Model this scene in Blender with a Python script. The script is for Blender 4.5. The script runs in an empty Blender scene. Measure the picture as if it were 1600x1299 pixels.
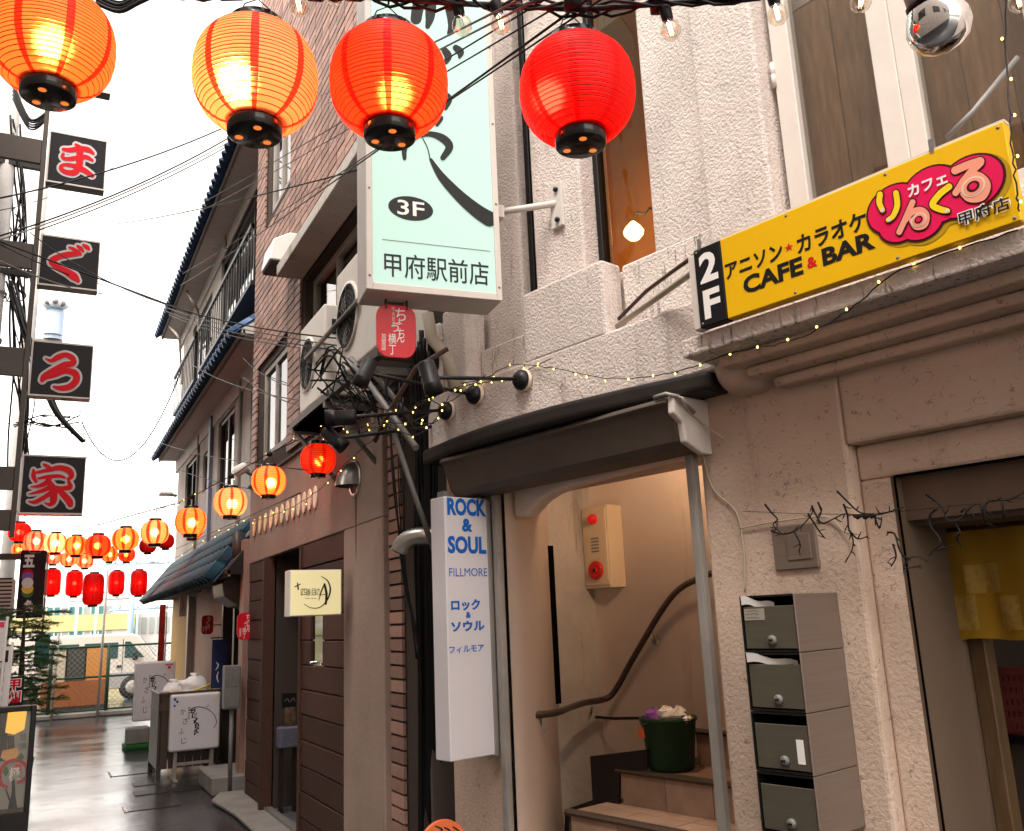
import bpy, bmesh, math, random
from mathutils import Vector, Matrix
random.seed(11)
S = bpy.context.scene
COL = S.collection
# ---------------------------------------------------------------- camera
FPX = 1378.0
PITCH, ROLL, HEAD = math.radians(12.94), math.radians(-2.51), math.radians(27.93)
EYE = Vector((0, 0, 1.5))
FW = Vector((math.sin(HEAD)*math.cos(PITCH), math.cos(HEAD)*math.cos(PITCH), math.sin(PITCH)))
_r = Vector((math.cos(HEAD), -math.sin(HEAD), 0)); _u = _r.cross(FW)
RT = math.cos(ROLL)*_r + math.sin(ROLL)*_u
UP = -math.sin(ROLL)*_r + math.cos(ROLL)*_u
cd = bpy.data.cameras.new('camera'); cam = bpy.data.objects.new('camera', cd); COL.objects.link(cam)
cd.sensor_fit = 'HORIZONTAL'; cd.sensor_width = 36; cd.lens = 36*FPX/1600
cd.clip_start = .05; cd.clip_end = 2000
cam.matrix_world = Matrix(((RT.x, UP.x, -FW.x, EYE.x), (RT.y, UP.y, -FW.y, EYE.y), (RT.z, UP.z, -FW.z, EYE.z), (0, 0, 0, 1)))
S.camera = cam
# ---------------------------------------------------------------- world, sun, exposure
SUN_EL, SUN_ROT = math.radians(56), math.radians(-125)
wd = bpy.data.worlds.new('World'); S.world = wd; wd.use_nodes = True
nt = wd.node_tree; nt.nodes.clear()
sky = nt.nodes.new('ShaderNodeTexSky'); sky.sky_type = 'NISHITA'; sky.sun_disc = False
sky.sun_elevation = SUN_EL; sky.sun_rotation = SUN_ROT; sky.air_density = 1.0; sky.dust_density = 1.2; sky.ozone_density = 1.0
hs = nt.nodes.new('ShaderNodeHueSaturation'); hs.inputs['Saturation'].default_value = .18   # an overcast, colourless sky
bg = nt.nodes.new('ShaderNodeBackground'); bg.inputs['Strength'].default_value = .15
wo = nt.nodes.new('ShaderNodeOutputWorld')
nt.links.new(sky.outputs[0], hs.inputs['Color']); wt = nt.nodes.new('ShaderNodeMix'); wt.data_type = 'RGBA'; wt.blend_type = 'MULTIPLY'; wt.inputs[0].default_value = 1; wt.inputs[7].default_value = (1.1, .985, .87, 1)   # the photograph's warm white balance
nt.links.new(hs.outputs[0], wt.inputs[6]); nt.links.new(wt.outputs[2], bg.inputs[0]); nt.links.new(bg.outputs[0], wo.inputs[0])
sl = bpy.data.lights.new('sun', 'SUN'); sl.energy = 1.0; sl.angle = math.radians(30); sl.color = (1, .96, .9)
so = bpy.data.objects.new('sun', sl); COL.objects.link(so)
sd = Vector((math.sin(SUN_ROT)*math.cos(SUN_EL), math.cos(SUN_ROT)*math.cos(SUN_EL), math.sin(SUN_EL)))
so.rotation_euler = sd.to_track_quat('Z', 'Y').to_euler(); so.location = (0, 0, 30)
vs = S.view_settings; vs.view_transform = 'Standard'; vs.look = 'None'; vs.gamma = 1; vs.use_curve_mapping = False
vs.exposure = 2.3
S.render.engine = 'CYCLES'
cy = S.cycles; cy.use_denoising = True; cy.max_bounces = 7; cy.diffuse_bounces = 4; cy.glossy_bounces = 3; cy.transmission_bounces = 6; cy.transparent_max_bounces = 12
cy.sample_clamp_indirect = 6; cy.caustics_reflective = False; cy.caustics_refractive = False
# ---------------------------------------------------------------- helpers
def ray(px, py): return FW + RT*((px-800)/FPX) - UP*((py-649.5)/FPX)
def at(px, py, d): return EYE + ray(px, py)*d                # a point at axial depth d metres
def plane_hit(px, py, p0, n):
    d = ray(px, py); return EYE + d*((p0-EYE).dot(n)/d.dot(n))
def gz(px, py, z=0): return plane_hit(px, py, Vector((0, 0, z)), Vector((0, 0, 1)))
class Fr:                                                       # a vertical plane: u along it, y into the wall, z up
    def __init__(s, ox, oy, ang):
        s.o = Vector((ox, oy, 0)); s.X = Vector((math.cos(ang), math.sin(ang), 0)); s.Y = Vector((-math.sin(ang), math.cos(ang), 0)); s.ang = ang
    def w(s, u, y, z): return s.o + s.X*u + s.Y*y + Vector((0, 0, z))
    def uz(s, px, py, y=0):
        q = plane_hit(px, py, s.o + s.Y*y, s.Y) - s.o
        return q.dot(s.X), q.z
    def pt(s, px, py, y=0): return plane_hit(px, py, s.o + s.Y*y, s.Y)
ID = Fr(0, 0, 0)
WF = Fr(1.776, 4.105, math.atan2(-.9746, .2238))
KF = Fr(1.78, 9.03, -math.pi/2)
TF = Fr(1.98, 16.6, -math.pi/2)
def AF(Y, X=0.0, a=0): return Fr(X, Y, a)
MATS = {}
class MB:
    def __init__(s): s.v = []; s.f = []; s.sm = []; s.mi = []
    def add(s, vs, fs, smooth=False, mi=0):
        b = len(s.v); s.v += [Vector(v) for v in vs]
        for f in fs: s.f.append(tuple(b+i for i in f)); s.sm.append(smooth); s.mi.append(mi)
        return s
    def box(s, fr, u0, u1, y0, y1, z0, z1, mi=0):
        vs = [fr.w(u, y, z) for z in (z0, z1) for y in (y0, y1) for u in (u0, u1)]
        return s.add(vs, [(0, 1, 5, 4), (1, 3, 7, 5), (3, 2, 6, 7), (2, 0, 4, 6), (4, 5, 7, 6), (2, 3, 1, 0)], mi=mi)
    def prism(s, fr, poly, y0, y1, mi=0, smooth=False):          # polygon (u, z), extruded along y
        n = len(poly); a = sum(poly[i][0]*poly[(i+1) % n][1]-poly[(i+1) % n][0]*poly[i][1] for i in range(n))
        if a < 0: poly = poly[::-1]
        vs = [fr.w(u, y0, z) for u, z in poly] + [fr.w(u, y1, z) for u, z in poly]
        b = len(s.v); s.add(vs, [tuple(range(n)), tuple(range(2*n-1, n-1, -1))], mi=mi)
        for i in range(n):
            j = (i+1) % n; s.f.append((b+j, b+i, b+n+i, b+n+j)); s.sm.append(smooth); s.mi.append(mi)
        return s
    def plan(s, fr, poly, z0, z1, mi=0, smooth=False):           # polygon (u, y), extruded upwards
        n = len(poly); a = sum(poly[i][0]*poly[(i+1) % n][1]-poly[(i+1) % n][0]*poly[i][1] for i in range(n))
        if a < 0: poly = poly[::-1]
        vs = [fr.w(u, y, z0) for u, y in poly] + [fr.w(u, y, z1) for u, y in poly]
        b = len(s.v); s.add(vs, [tuple(range(n-1, -1, -1)), tuple(range(n, 2*n))], mi=mi)
        for i in range(n):
            j = (i+1) % n; s.f.append((b+i, b+j, b+n+j, b+n+i)); s.sm.append(smooth); s.mi.append(mi)
        return s
    def side(s, fr, poly, u0, u1, mi=0, smooth=False):           # profile (y, z), extruded along u
        n = len(poly); a = sum(poly[i][0]*poly[(i+1) % n][1]-poly[(i+1) % n][0]*poly[i][1] for i in range(n))
        if a < 0: poly = poly[::-1]
        vs = [fr.w(u0, y, z) for y, z in poly] + [fr.w(u1, y, z) for y, z in poly]
        b = len(s.v); s.add(vs, [tuple(range(n-1, -1, -1)), tuple(range(n, 2*n))], mi=mi)
        for i in range(n):
            j = (i+1) % n; s.f.append((b+i, b+j, b+n+j, b+n+i)); s.sm.append(smooth); s.mi.append(mi)
        return s
    def tube(s, pts, r, n=6, mi=0):
        pts = [Vector(p) for p in pts]; m = len(pts); rs = r if isinstance(r, (list, tuple)) else [r]*m
        t0 = (pts[1]-pts[0]).normalized(); a = t0.orthogonal().normalized(); b0 = len(s.v)
        for i in range(m):
            t = (pts[min(i+1, m-1)]-pts[max(i-1, 0)]).normalized()
            a = (a - t*a.dot(t)).normalized(); b = t.cross(a)
            for k in range(n):
                q = 2*math.pi*k/n; s.v.append(pts[i] + (a*math.cos(q) + b*math.sin(q))*rs[i])
        for i in range(m-1):
            for k in range(n):
                l = (k+1) % n
                s.f.append((b0+i*n+k, b0+i*n+l, b0+(i+1)*n+l, b0+(i+1)*n+k)); s.sm.append(True); s.mi.append(mi)
        s.f.append(tuple(b0+k for k in range(n-1, -1, -1))); s.sm.append(False); s.mi.append(mi)
        s.f.append(tuple(b0+(m-1)*n+k for k in range(n))); s.sm.append(False); s.mi.append(mi)
        return s
    def lathe(s, prof, o, axis=(0, 0, 1), n=20, mi=0, smooth=True, mfun=None):   # prof: (radius, height) along axis
        o = Vector(o); ax = Vector(axis).normalized(); a = ax.orthogonal().normalized()
        if abs(ax.z) > .99: a = Vector((1, 0, 0))
        b = ax.cross(a); b0 = len(s.v); m = len(prof)
        for r, h in prof:
            for k in range(n):
                q = 2*math.pi*k/n; s.v.append(o + ax*h + (a*math.cos(q) + b*math.sin(q))*max(r, 1e-5))
        for i in range(m-1):
            for k in range(n):
                l = (k+1) % n
                s.f.append((b0+i*n+k, b0+i*n+l, b0+(i+1)*n+l, b0+(i+1)*n+k)); s.sm.append(smooth); s.mi.append(mfun(i, k) if mfun else mi)
        return s
    def cyl(s, p0, p1, r, n=16, mi=0):
        p0 = Vector(p0); p1 = Vector(p1); h = (p1-p0).length
        return s.lathe([(0, 0), (r, 0)], p0, p1-p0, n, mi, False).lathe([(r, 0), (r, h)], p0, p1-p0, n, mi, True).lathe([(r, h), (0, h)], p0, p1-p0, n, mi, False)
    def build(s, name, mat, parent=None, label=None, cat=None, group=None, kind=None, bevel=0, seg=1, base=None):
        me = bpy.data.meshes.new(name)
        if parent is not None: org = wloc(parent)
        elif base is not None: org = Vector(base)
        else:
            lo = [min(v[i] for v in s.v) for i in range(3)]; hi = [max(v[i] for v in s.v) for i in range(3)]
            org = Vector(((lo[0]+hi[0])/2, (lo[1]+hi[1])/2, lo[2]))
        me.from_pydata([v-org for v in s.v], [], s.f)
        ms = mat if isinstance(mat, (list, tuple)) else [mat]
        for m in ms: me.materials.append(MATS[m] if isinstance(m, str) else m)
        me.polygons.foreach_set('use_smooth', s.sm); me.polygons.foreach_set('material_index', s.mi)
        me.update()
        o = bpy.data.objects.new(name, me); COL.objects.link(o)
        if parent is not None: o.parent = parent
        else: o.location = org
        if bevel:
            b = o.modifiers.new('edge', 'BEVEL'); b.width = bevel; b.segments = seg; b.limit_method = 'ANGLE'; b.angle_limit = .7
        tag(o, label, cat, group, kind)
        return o
def wloc(o):
    v = Vector((0, 0, 0))
    while o is not None: v += o.location; o = o.parent
    return v
def tag(o, label=None, cat=None, group=None, kind=None):
    for k, v in (('label', label), ('category', cat), ('group', group), ('kind', kind)):
        if v: o[k] = v
    return o
def thing(name, label, cat, loc, group=None, kind=None):
    o = bpy.data.objects.new(name, None); COL.objects.link(o); o.location = Vector(loc); o.empty_display_size = .1
    return tag(o, label, cat, group, kind)
def inst(me, name, parent, loc, rot=(0, 0, 0), scale=(1, 1, 1)):
    o = bpy.data.objects.new(name, me); COL.objects.link(o); o.parent = parent
    o.location = Vector(loc) - wloc(parent); o.rotation_euler = rot; o.scale = scale
    return o
def crom(p, k=6):
    p = [tuple(q) for q in p]
    if len(p) < 3: return p
    out = []; n = len(p)
    for i in range(n-1):
        a, b, c, d = p[max(i-1, 0)], p[i], p[i+1], p[min(i+2, n-1)]
        for j in range(k):
            t = j/k
            out.append(tuple(.5*(2*b[m] + (c[m]-a[m])*t + (2*a[m]-5*b[m]+4*c[m]-d[m])*t*t + (3*b[m]-a[m]-3*c[m]+d[m])*t**3) for m in range(len(b))))
    return out + [p[-1]]
def strokes(fr, y, sts, mat, parent, name='lettering', grow=0, uz=None, dy=.0002):
    """brush strokes: each is a list of (px, py, width px); uz maps picture points on the sign to its own plane"""
    m = MB()
    for si, st in enumerate(sts):
        q = crom(st, 7); yy = y - dy*si
        P = []
        for i, (x, z, w) in enumerate(q):
            x0, z0, _ = q[max(i-1, 0)]; x1, z1, _ = q[min(i+1, len(q)-1)]
            l = math.hypot(x1-x0, z1-z0) or 1
            nx, nz = -(z1-z0)/l, (x1-x0)/l; h = max(w, 0)/2 + grow; yy = y - dy*(si + .9*i/len(q))
            P.append((fr.w(*mix3(uz(x+nx*h, z+nz*h), yy)), fr.w(*mix3(uz(x-nx*h, z-nz*h), yy))))
        vs = [a for ab in P for a in ab]
        m.add(vs, [(2*i, 2*i+1, 2*i+3, 2*i+2) for i in range(len(P)-1)])
        for ei, (x, z, w) in enumerate((q[0], q[-1])):
            h = max(w, 0)/2 + grow; yy = y - dy*(si + .92*ei)
            if h > .3:
                vs = [fr.w(*mix3(uz(x+h*math.cos(a*.5236), z+h*math.sin(a*.5236)), yy-dy*.05)) for a in range(12)]
                m.add(vs, [tuple(range(12))])
    return m.build(name, mat, parent)
def mix3(uzv, y): return uzv[0], y, uzv[1]
_tc = {}
def glyphs(body, bold=0.0):
    k = (body, bold)
    if k not in _tc:
        c = bpy.data.curves.new('t', 'FONT'); c.body = body; c.size = 1; c.offset = bold; c.align_x = 'LEFT'; c.resolution_u = 3
        o = bpy.data.objects.new('t', c); COL.objects.link(o); bpy.context.view_layer.update()
        me = o.to_mesh(); vs = [v.co.copy() for v in me.vertices]; fs = [tuple(p.vertices) for p in me.polygons]; o.to_mesh_clear()
        bpy.data.objects.remove(o); bpy.data.curves.remove(c)
        _tc[k] = (vs, fs)
    return _tc[k]
def text(fr, y, body, u0, z0, u1, z1, mat, parent, bold=0.0, name='lettering', shear=0.0, rot=0.0):
    """lettering scaled into the box u0..u1, z0..z1 on the plane y of a sign"""
    vs, fs = glyphs(body, bold)
    a, b = min(v.x for v in vs), max(v.x for v in vs); c, d = min(v.y for v in vs), max(v.y for v in vs)
    cu, cz = (u0+u1)/2, (z0+z1)/2; out = []
    for v in vs:
        s, t = ((v.x-a)/(b-a)-.5)*(u1-u0), ((v.y-c)/(d-c)-.5)*(z1-z0)
        s += t*shear
        s, t = s*math.cos(rot)-t*math.sin(rot), s*math.sin(rot)+t*math.cos(rot)
        out.append(fr.w(cu+s, y, cz+t))
    return MB().add(out, fs).build(name, mat, parent)
def textpx(fr, y, body, x0, y0, x1, y1, mat, parent, **k):      # box given by two picture points on the sign
    a = fr.uz((x0), (y0), y); b = fr.uz(x1, y1, y)
    return text(fr, y, body, a[0], min(a[1], b[1]), b[0], max(a[1], b[1]), mat, parent, **k)
def vtext(fr, y, body, uc, ztop, size, step, mat, parent, bold=0.0, w=None):
    for i, ch in enumerate(body):
        text(fr, y, ch, uc-(w or size)/2, ztop-i*step-size, uc+(w or size)/2, ztop-i*step, mat, parent, bold)
# ---------------------------------------------------------------- materials
def newmat(name):
    m = bpy.data.materials.new(name); m.use_nodes = True; n = m.node_tree; n.nodes.clear(); MATS[name] = m
    o = n.nodes.new('ShaderNodeOutputMaterial'); return m, n, o
def N(n, t, **k):
    x = n.nodes.new(t)
    for a, b in k.items():
        if a in x.inputs.keys(): x.inputs[a].default_value = b
        else: setattr(x, a, b)
    return x
def c4(c): return (c[0], c[1], c[2], 1)
def pm(name, col, rough=.6, metal=0.0, var=None, col2=None, bump=None, rnd=0.0, streak=None, emit=None, spec=.28, isl=0.0, coat=0.0, stretch=None, crack=None, roughvar=0.0):
    """procedural Principled material. var=(scale, amount), bump=(scale, distance[, detail]), streak=(colour, scale, threshold), rnd: per object, isl: per island"""
    m, n, out = newmat(name); L = n.links.new
    p = N(n, 'ShaderNodeBsdfPrincipled'); L(p.outputs[0], out.inputs[0])
    p.inputs['Roughness'].default_value = rough; p.inputs['Metallic'].default_value = metal
    p.inputs['Specular IOR Level'].default_value = spec; p.inputs['Coat Weight'].default_value = coat
    tc = N(n, 'ShaderNodeTexCoord'); co = tc.outputs['Object']
    if stretch:
        mp = N(n, 'ShaderNodeMapping'); mp.inputs['Scale'].default_value = stretch; L(co, mp.inputs[0]); co = mp.outputs[0]
    rgb = N(n, 'ShaderNodeRGB'); rgb.outputs[0].default_value = c4(col); c = rgb.outputs[0]
    if var:
        t = N(n, 'ShaderNodeTexNoise', Scale=var[0], Detail=5.0, Roughness=.6); L(co, t.inputs['Vector'])
        mr = N(n, 'ShaderNodeMapRange'); mr.inputs[1].default_value = .3; mr.inputs[2].default_value = .7; L(t.outputs[0], mr.inputs[0])
        mx = N(n, 'ShaderNodeMix', data_type='RGBA'); mx.inputs[6].default_value = c4(col)
        mx.inputs[7].default_value = c4(col2 if col2 else [x*(1-var[1]) for x in col]); L(mr.outputs[0], mx.inputs[0]); c = mx.outputs[2]
        if roughvar:
            ma = N(n, 'ShaderNodeMapRange'); L(mr.outputs[0], ma.inputs[0]); ma.inputs[3].default_value = rough-roughvar; ma.inputs[4].default_value = rough+roughvar; L(ma.outputs[0], p.inputs['Roughness'])
    if rnd or isl:
        if rnd: oi = N(n, 'ShaderNodeObjectInfo'); r = oi.outputs['Random']; amt = rnd
        else: oi = N(n, 'ShaderNodeNewGeometry'); r = oi.outputs['Random Per Island']; amt = isl
        mr = N(n, 'ShaderNodeMapRange'); mr.inputs[3].default_value = 1-amt; mr.inputs[4].default_value = 1+amt; L(r, mr.inputs[0])
        h = N(n, 'ShaderNodeHueSaturation'); L(mr.outputs[0], h.inputs['Value']); L(c, h.inputs['Color']); c = h.outputs[0]
    if streak:
        mp = N(n, 'ShaderNodeMapping'); mp.inputs['Scale'].default_value = (streak[1], streak[1], streak[1]*.13); L(tc.outputs['Object'], mp.inputs[0])
        t = N(n, 'ShaderNodeTexNoise', Scale=1.0, Detail=6.0, Roughness=.7); L(mp.outputs[0], t.inputs['Vector'])
        mr = N(n, 'ShaderNodeMapRange'); mr.inputs[1].default_value = streak[2]; mr.inputs[2].default_value = streak[2]+.13; L(t.outputs[0], mr.inputs[0])
        ml = N(n, 'ShaderNodeMath', operation='MULTIPLY'); ml.inputs[1].default_value = streak[3] if len(streak) > 3 else .8; L(mr.outputs[0], ml.inputs[0])
        mx = N(n, 'ShaderNodeMix', data_type='RGBA'); mx.inputs[7].default_value = c4(streak[0]); L(c, mx.inputs[6]); L(ml.outputs[0], mx.inputs[0]); c = mx.outputs[2]
    hgt = None
    if bump:
        t = N(n, 'ShaderNodeTexNoise', Scale=bump[0], Detail=(bump[2] if len(bump) > 2 else 4.0), Roughness=.55); L(co, t.inputs['Vector']); hgt = t.outputs[0]
        bp = N(n, 'ShaderNodeBump'); bp.inputs['Distance'].default_value = bump[1]; bp.inputs['Strength'].default_value = 1.0
        L(hgt, bp.inputs['Height']); L(bp.outputs[0], p.inputs['Normal'])
    if crack:
        dn = N(n, 'ShaderNodeTexNoise', Scale=crack[0]*1.5, Detail=2.0); L(co, dn.inputs['Vector'])
        dm = N(n, 'ShaderNodeVectorMath', operation='MULTIPLY_ADD'); dm.inputs[1].default_value = (.035,)*3; L(dn.outputs['Color'], dm.inputs[0]); L(co, dm.inputs[2])
        mp = N(n, 'ShaderNodeMapping'); mp.inputs['Scale'].default_value = (1, 1, 1.9); L(dm.outputs[0], mp.inputs[0])
        v = N(n, 'ShaderNodeTexVoronoi', feature='DISTANCE_TO_EDGE', Scale=crack[0]); L(mp.outputs[0], v.inputs['Vector'])
        t2 = N(n, 'ShaderNodeTexNoise', Scale=crack[0]*.9, Detail=3.0); L(co, t2.inputs['Vector'])
        a = N(n, 'ShaderNodeMapRange'); a.inputs[1].default_value = .0; a.inputs[2].default_value = .06; a.inputs[3].default_value = 1; a.inputs[4].default_value = 0; L(v.outputs['Distance'], a.inputs[0])
        b = N(n, 'ShaderNodeMapRange'); b.inputs[1].default_value = .56; b.inputs[2].default_value = .62; L(t2.outputs[0], b.inputs[0])
        ml = N(n, 'ShaderNodeMath', operation='MULTIPLY'); L(a.outputs[0], ml.inputs[0]); L(b.outputs[0], ml.inputs[1])
        m2 = N(n, 'ShaderNodeMath', operation='MULTIPLY'); m2.inputs[1].default_value = crack[1]; L(ml.outputs[0], m2.inputs[0])
        mx = N(n, 'ShaderNodeMix', data_type='RGBA'); mx.inputs[7].default_value = c4([x*.3 for x in col]); L(c, mx.inputs[6]); L(m2.outputs[0], mx.inputs[0]); c = mx.outputs[2]
    L(c, p.inputs['Base Color'])
    if emit:
        p.inputs['Emission Color'].default_value = c4(emit[0]); p.inputs['Emission Strength'].default_value = emit[1]
    return m
def glass(name, tint, gloss=.12, rough=.02):
    m, n, out = newmat(name); L = n.links.new
    t = N(n, 'ShaderNodeBsdfTransparent'); t.inputs[0].default_value = c4(tint)
    g = N(n, 'ShaderNodeBsdfGlossy'); g.inputs['Roughness'].default_value = rough
    ge = N(n, 'ShaderNodeNewGeometry'); dt = N(n, 'ShaderNodeVectorMath', operation='DOT_PRODUCT'); L(ge.outputs['Incoming'], dt.inputs[0]); L(ge.outputs['Normal'], dt.inputs[1])
    ab = N(n, 'ShaderNodeMath', operation='ABSOLUTE'); L(dt.outputs['Value'], ab.inputs[0])
    su = N(n, 'ShaderNodeMath', operation='SUBTRACT', use_clamp=True); su.inputs[0].default_value = 1; L(ab.outputs[0], su.inputs[1])
    pw = N(n, 'ShaderNodeMath', operation='POWER'); pw.inputs[1].default_value = 5; L(su.outputs[0], pw.inputs[0])
    ad = N(n, 'ShaderNodeMath', operation='MULTIPLY_ADD', use_clamp=True); ad.inputs[1].default_value = .9; ad.inputs[2].default_value = gloss*.5; L(pw.outputs[0], ad.inputs[0])
    x = N(n, 'ShaderNodeMixShader'); L(ad.outputs[0], x.inputs[0]); L(t.outputs[0], x.inputs[1]); L(g.outputs[0], x.inputs[2]); L(x.outputs[0], out.inputs[0])
    return m
def paper(name, col, refr=.6):
    """lantern paper: lets a bulb inside shine through, partly blurred forward, partly diffused"""
    m, n, out = newmat(name); L = n.links.new
    tr = N(n, 'ShaderNodeBsdfTranslucent'); tr.inputs[0].default_value = c4(col)
    rf = N(n, 'ShaderNodeBsdfRefraction'); rf.inputs['Color'].default_value = c4(col); rf.inputs['Roughness'].default_value = .5; rf.inputs['IOR'].default_value = 1.25
    df = N(n, 'ShaderNodeBsdfPrincipled'); df.inputs['Base Color'].default_value = c4([x*.8 for x in col]); df.inputs['Roughness'].default_value = .45
    tc = N(n, 'ShaderNodeTexCoord'); nz = N(n, 'ShaderNodeTexNoise', Scale=38.0, Detail=4.0); L(tc.outputs['Object'], nz.inputs['Vector'])
    bm = N(n, 'ShaderNodeBump'); bm.inputs['Distance'].default_value = .004; bm.inputs['Strength'].default_value = .6; L(nz.outputs[0], bm.inputs['Height'])
    for s_ in (tr, rf, df): L(bm.outputs[0], s_.inputs['Normal'])
    a = N(n, 'ShaderNodeMixShader'); a.inputs[0].default_value = refr; L(tr.outputs[0], a.inputs[1]); L(rf.outputs[0], a.inputs[2])
    b = N(n, 'ShaderNodeMixShader'); b.inputs[0].default_value = .4; L(a.outputs[0], b.inputs[1]); L(df.outputs[0], b.inputs[2]); L(b.outputs[0], out.inputs[0])
    return m
def lamp_mat(name, col, st, sampled=False):
    m, n, out = newmat(name); e = N(n, 'ShaderNodeEmission'); e.inputs[0].default_value = c4(col); e.inputs[1].default_value = st
    n.links.new(e.outputs[0], out.inputs[0])
    if not sampled: m.cycles.emission_sampling = 'NONE'
    return m
def panel_lit(name, col, st, rough=.25):                        # acrylic face of a light box that is switched on
    return pm(name, col, rough, emit=(col, st))
STK = dict(bump=(85, .009, 4.0))
pm('stucco', (.72, .625, .58), .85, var=(2.2, .22), streak=((.2, .155, .12), 7, .575, .6), crack=(14, .5), **STK)
pm('stucco_low', (.66, .5, .395), .85, var=(1.6, .26), streak=((.2, .14, .1), 5, .61, .5), crack=(30, .9), bump=(70, .004, 4.0))  # lower plaster; the warm ambient light there is tinted into its colour
pm('stucco_dirty', (.74, .65, .6), .9, var=(5, .2), streak=((.03, .026, .024), 50, .545, .92), **STK)
pm('stucco_smooth', (.62, .47, .385), .8, var=(2.5, .12), bump=(14, .003))
pm('render_white', (.8, .66, .56), .7, var=(1.5, .1), streak=((.4, .28, .2), 3, .62, .45), bump=(9, .003))
pm('stucco_grey', (.52, .48, .44), .9, var=(3, .25), streak=((.08, .075, .07), 6, .58, .6), bump=(40, .006))
pm('frame_white', (.66, .6, .55), .5, var=(6, .1), streak=((.3, .22, .16), 8, .68, .5), bump=(30, .0006))
pm('frame_black', (.009, .008, .007), .45, var=(8, .3))
pm('dark_metal', (.011, .0105, .012), .42, var=(12, .3), bump=(60, .0005))
pm('brown_metal', (.07, .052, .042), .42, var=(4, .25), bump=(8, .002))
pm('hood_dark', (.024, .019, .016), .6, var=(3, .4), streak=((.06, .05, .045), 4, .68, .5), bump=(10, .004))
pm('alu', (.34, .31, .28), .45, .3, var=(6, .2), bump=(40, .0005))
pm('alu_dull', (.36, .33, .3), .6, .3, var=(5, .3), streak=((.12, .08, .05), 8, .64, .5))
pm('steel_duct', (.42, .4, .37), .3, .85, var=(9, .3))
pm('galv', (.22, .21, .2), .5, .3, var=(12, .25))
pm('rust_white', (.62, .58, .54), .55, var=(5, .1), streak=((.3, .15, .07), 9, .66, .7))
pm('taupe', (.3, .215, .175), .8, var=(2.2, .22), streak=((.1, .078, .068), 3, .6, .6), bump=(30, .0035))
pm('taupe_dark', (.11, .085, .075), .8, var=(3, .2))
pm('tile_brick', (.33, .195, .155), .55, var=(7, .28), rnd=.32, bump=(45, .0015))
pm('tile_brick_far', (.33, .195, .155), .55, var=(7, .28), isl=.32, bump=(45, .0015))
pm('mortar', (.06, .045, .038), .9, spec=.1, bump=(60, .003))
pm('plank', (.085, .044, .033), .65, spec=.06, var=(9, .45), rnd=.22, bump=(30, .002), stretch=(6, 6, 40))
pm('plank_dark', (.02, .014, .012), .6, var=(9, .3))
pm('board_wood', (.34, .21, .115), .55, var=(5, .5), rnd=.2, bump=(25, .0015), stretch=(9, 9, 1.2))
pm('wood_post', (.13, .075, .035), .5, var=(8, .4), stretch=(10, 10, 1))
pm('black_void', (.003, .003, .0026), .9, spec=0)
pm('asphalt', (.05, .05, .052), .35)
pm('concrete', (.27, .25, .23), .75, var=(4, .35), bump=(50, .003), streak=((.1, .095, .09), 3, .6, .5))
pm('pole_concrete', (.4, .38, .36), .85, var=(6, .2), bump=(70, .002))
pm('rubber', (.006, .006, .006), .5)
pm('cable_black', (.006, .0055, .006), .5)
pm('cable_grey', (.3, .28, .26), .6)
pm('cable_beige', (.5, .42, .3), .6)
pm('pipe_beige', (.48, .42, .34), .65, var=(6, .25), streak=((.1, .08, .06), 18, .58, .8), bump=(20, .002))
pm('pipe_brown', (.1, .055, .04), .5, var=(10, .4))
pm('roof_tile', (.04, .095, .21), .35, var=(10, .35), rnd=.3, spec=.35)
pm('roof_tile_dark', (.015, .055, .085), .45, var=(10, .35), rnd=.4, spec=.2)
pm('soffit', (.6, .56, .53), .8, var=(4, .2), stretch=(1, 6, 1))
pm('timber_grey', (.2, .17, .15), .8, var=(6, .3), stretch=(3, 3, .6))
pm('plastic_white', (.72, .69, .66), .35, var=(3, .06))
pm('acrylic_white', (.7, .67, .7), .18, var=(2, .08), streak=((.5, .44, .36), 5, .66, .5))
pm('ac_white', (.62, .58, .53), .45, var=(4, .12), streak=((.22, .16, .1), 7, .64, .5))
pm('yellow_board', (.8, .46, .0), .45, var=(1.5, .07))
pm('ink_black', (.006, .006, .006), .45)
pm('ink_white', (.82, .8, .77), .4)
pm('ink_red', (.58, .008, .016), .5, spec=.1)
pm('ink_blue', (.005, .12, .5), .4)
pm('ink_pink', (.72, .01, .09), .35)
pm('ink_salmon', (.84, .32, .22), .35)
pm('ink_yellow', (.86, .62, .02), .35)
pm('ink_maroon', (.06, .006, .01), .4)
pm('ink_shadow', (.42, .27, .01), .4)
pm('ink_grey', (.2, .19, .2), .5)
pm('ink_cream', (.75, .6, .5), .4)
pm('plaque_red', (.62, .005, .015), .35, var=(3, .12))
pm('sign_black', (.014, .0125, .014), .4, var=(3, .15), spec=.12)
pm('sign_grey', (.5, .48, .48), .5, spec=.1)
pm('mail_front', (.1, .088, .065), .5, .1, var=(3, .15), bump=(120, .0003), stretch=(1, 1, 20))
pm('mail_side', (.24, .18, .145), .45, .35, var=(3, .15), stretch=(1, 1, 25), bump=(60, .0002))
pm('chrome', (.85, .84, .83), .06, 1.0)
pm('bucket_green', (.012, .05, .018), .5, var=(6, .3))
pm('plastic_purple', (.28, .1, .42), .4)
pm('plastic_orange', (.75, .16, .05), .45)
pm('crate_pink', (.5, .13, .12), .5, var=(5, .15))
pm('noren_cloth', (.36, .2, .012), .85, var=(3, .2), bump=(220, .0006), stretch=(1, 1, .6))
pm('noren_print', (.44, .28, .06), .85, var=(60, .35))
pm('stair_tile', (.36, .24, .17), .45, var=(9, .3), rnd=.2, bump=(30, .001))
pm('stair_nose', (.06, .04, .03), .45)
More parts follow.
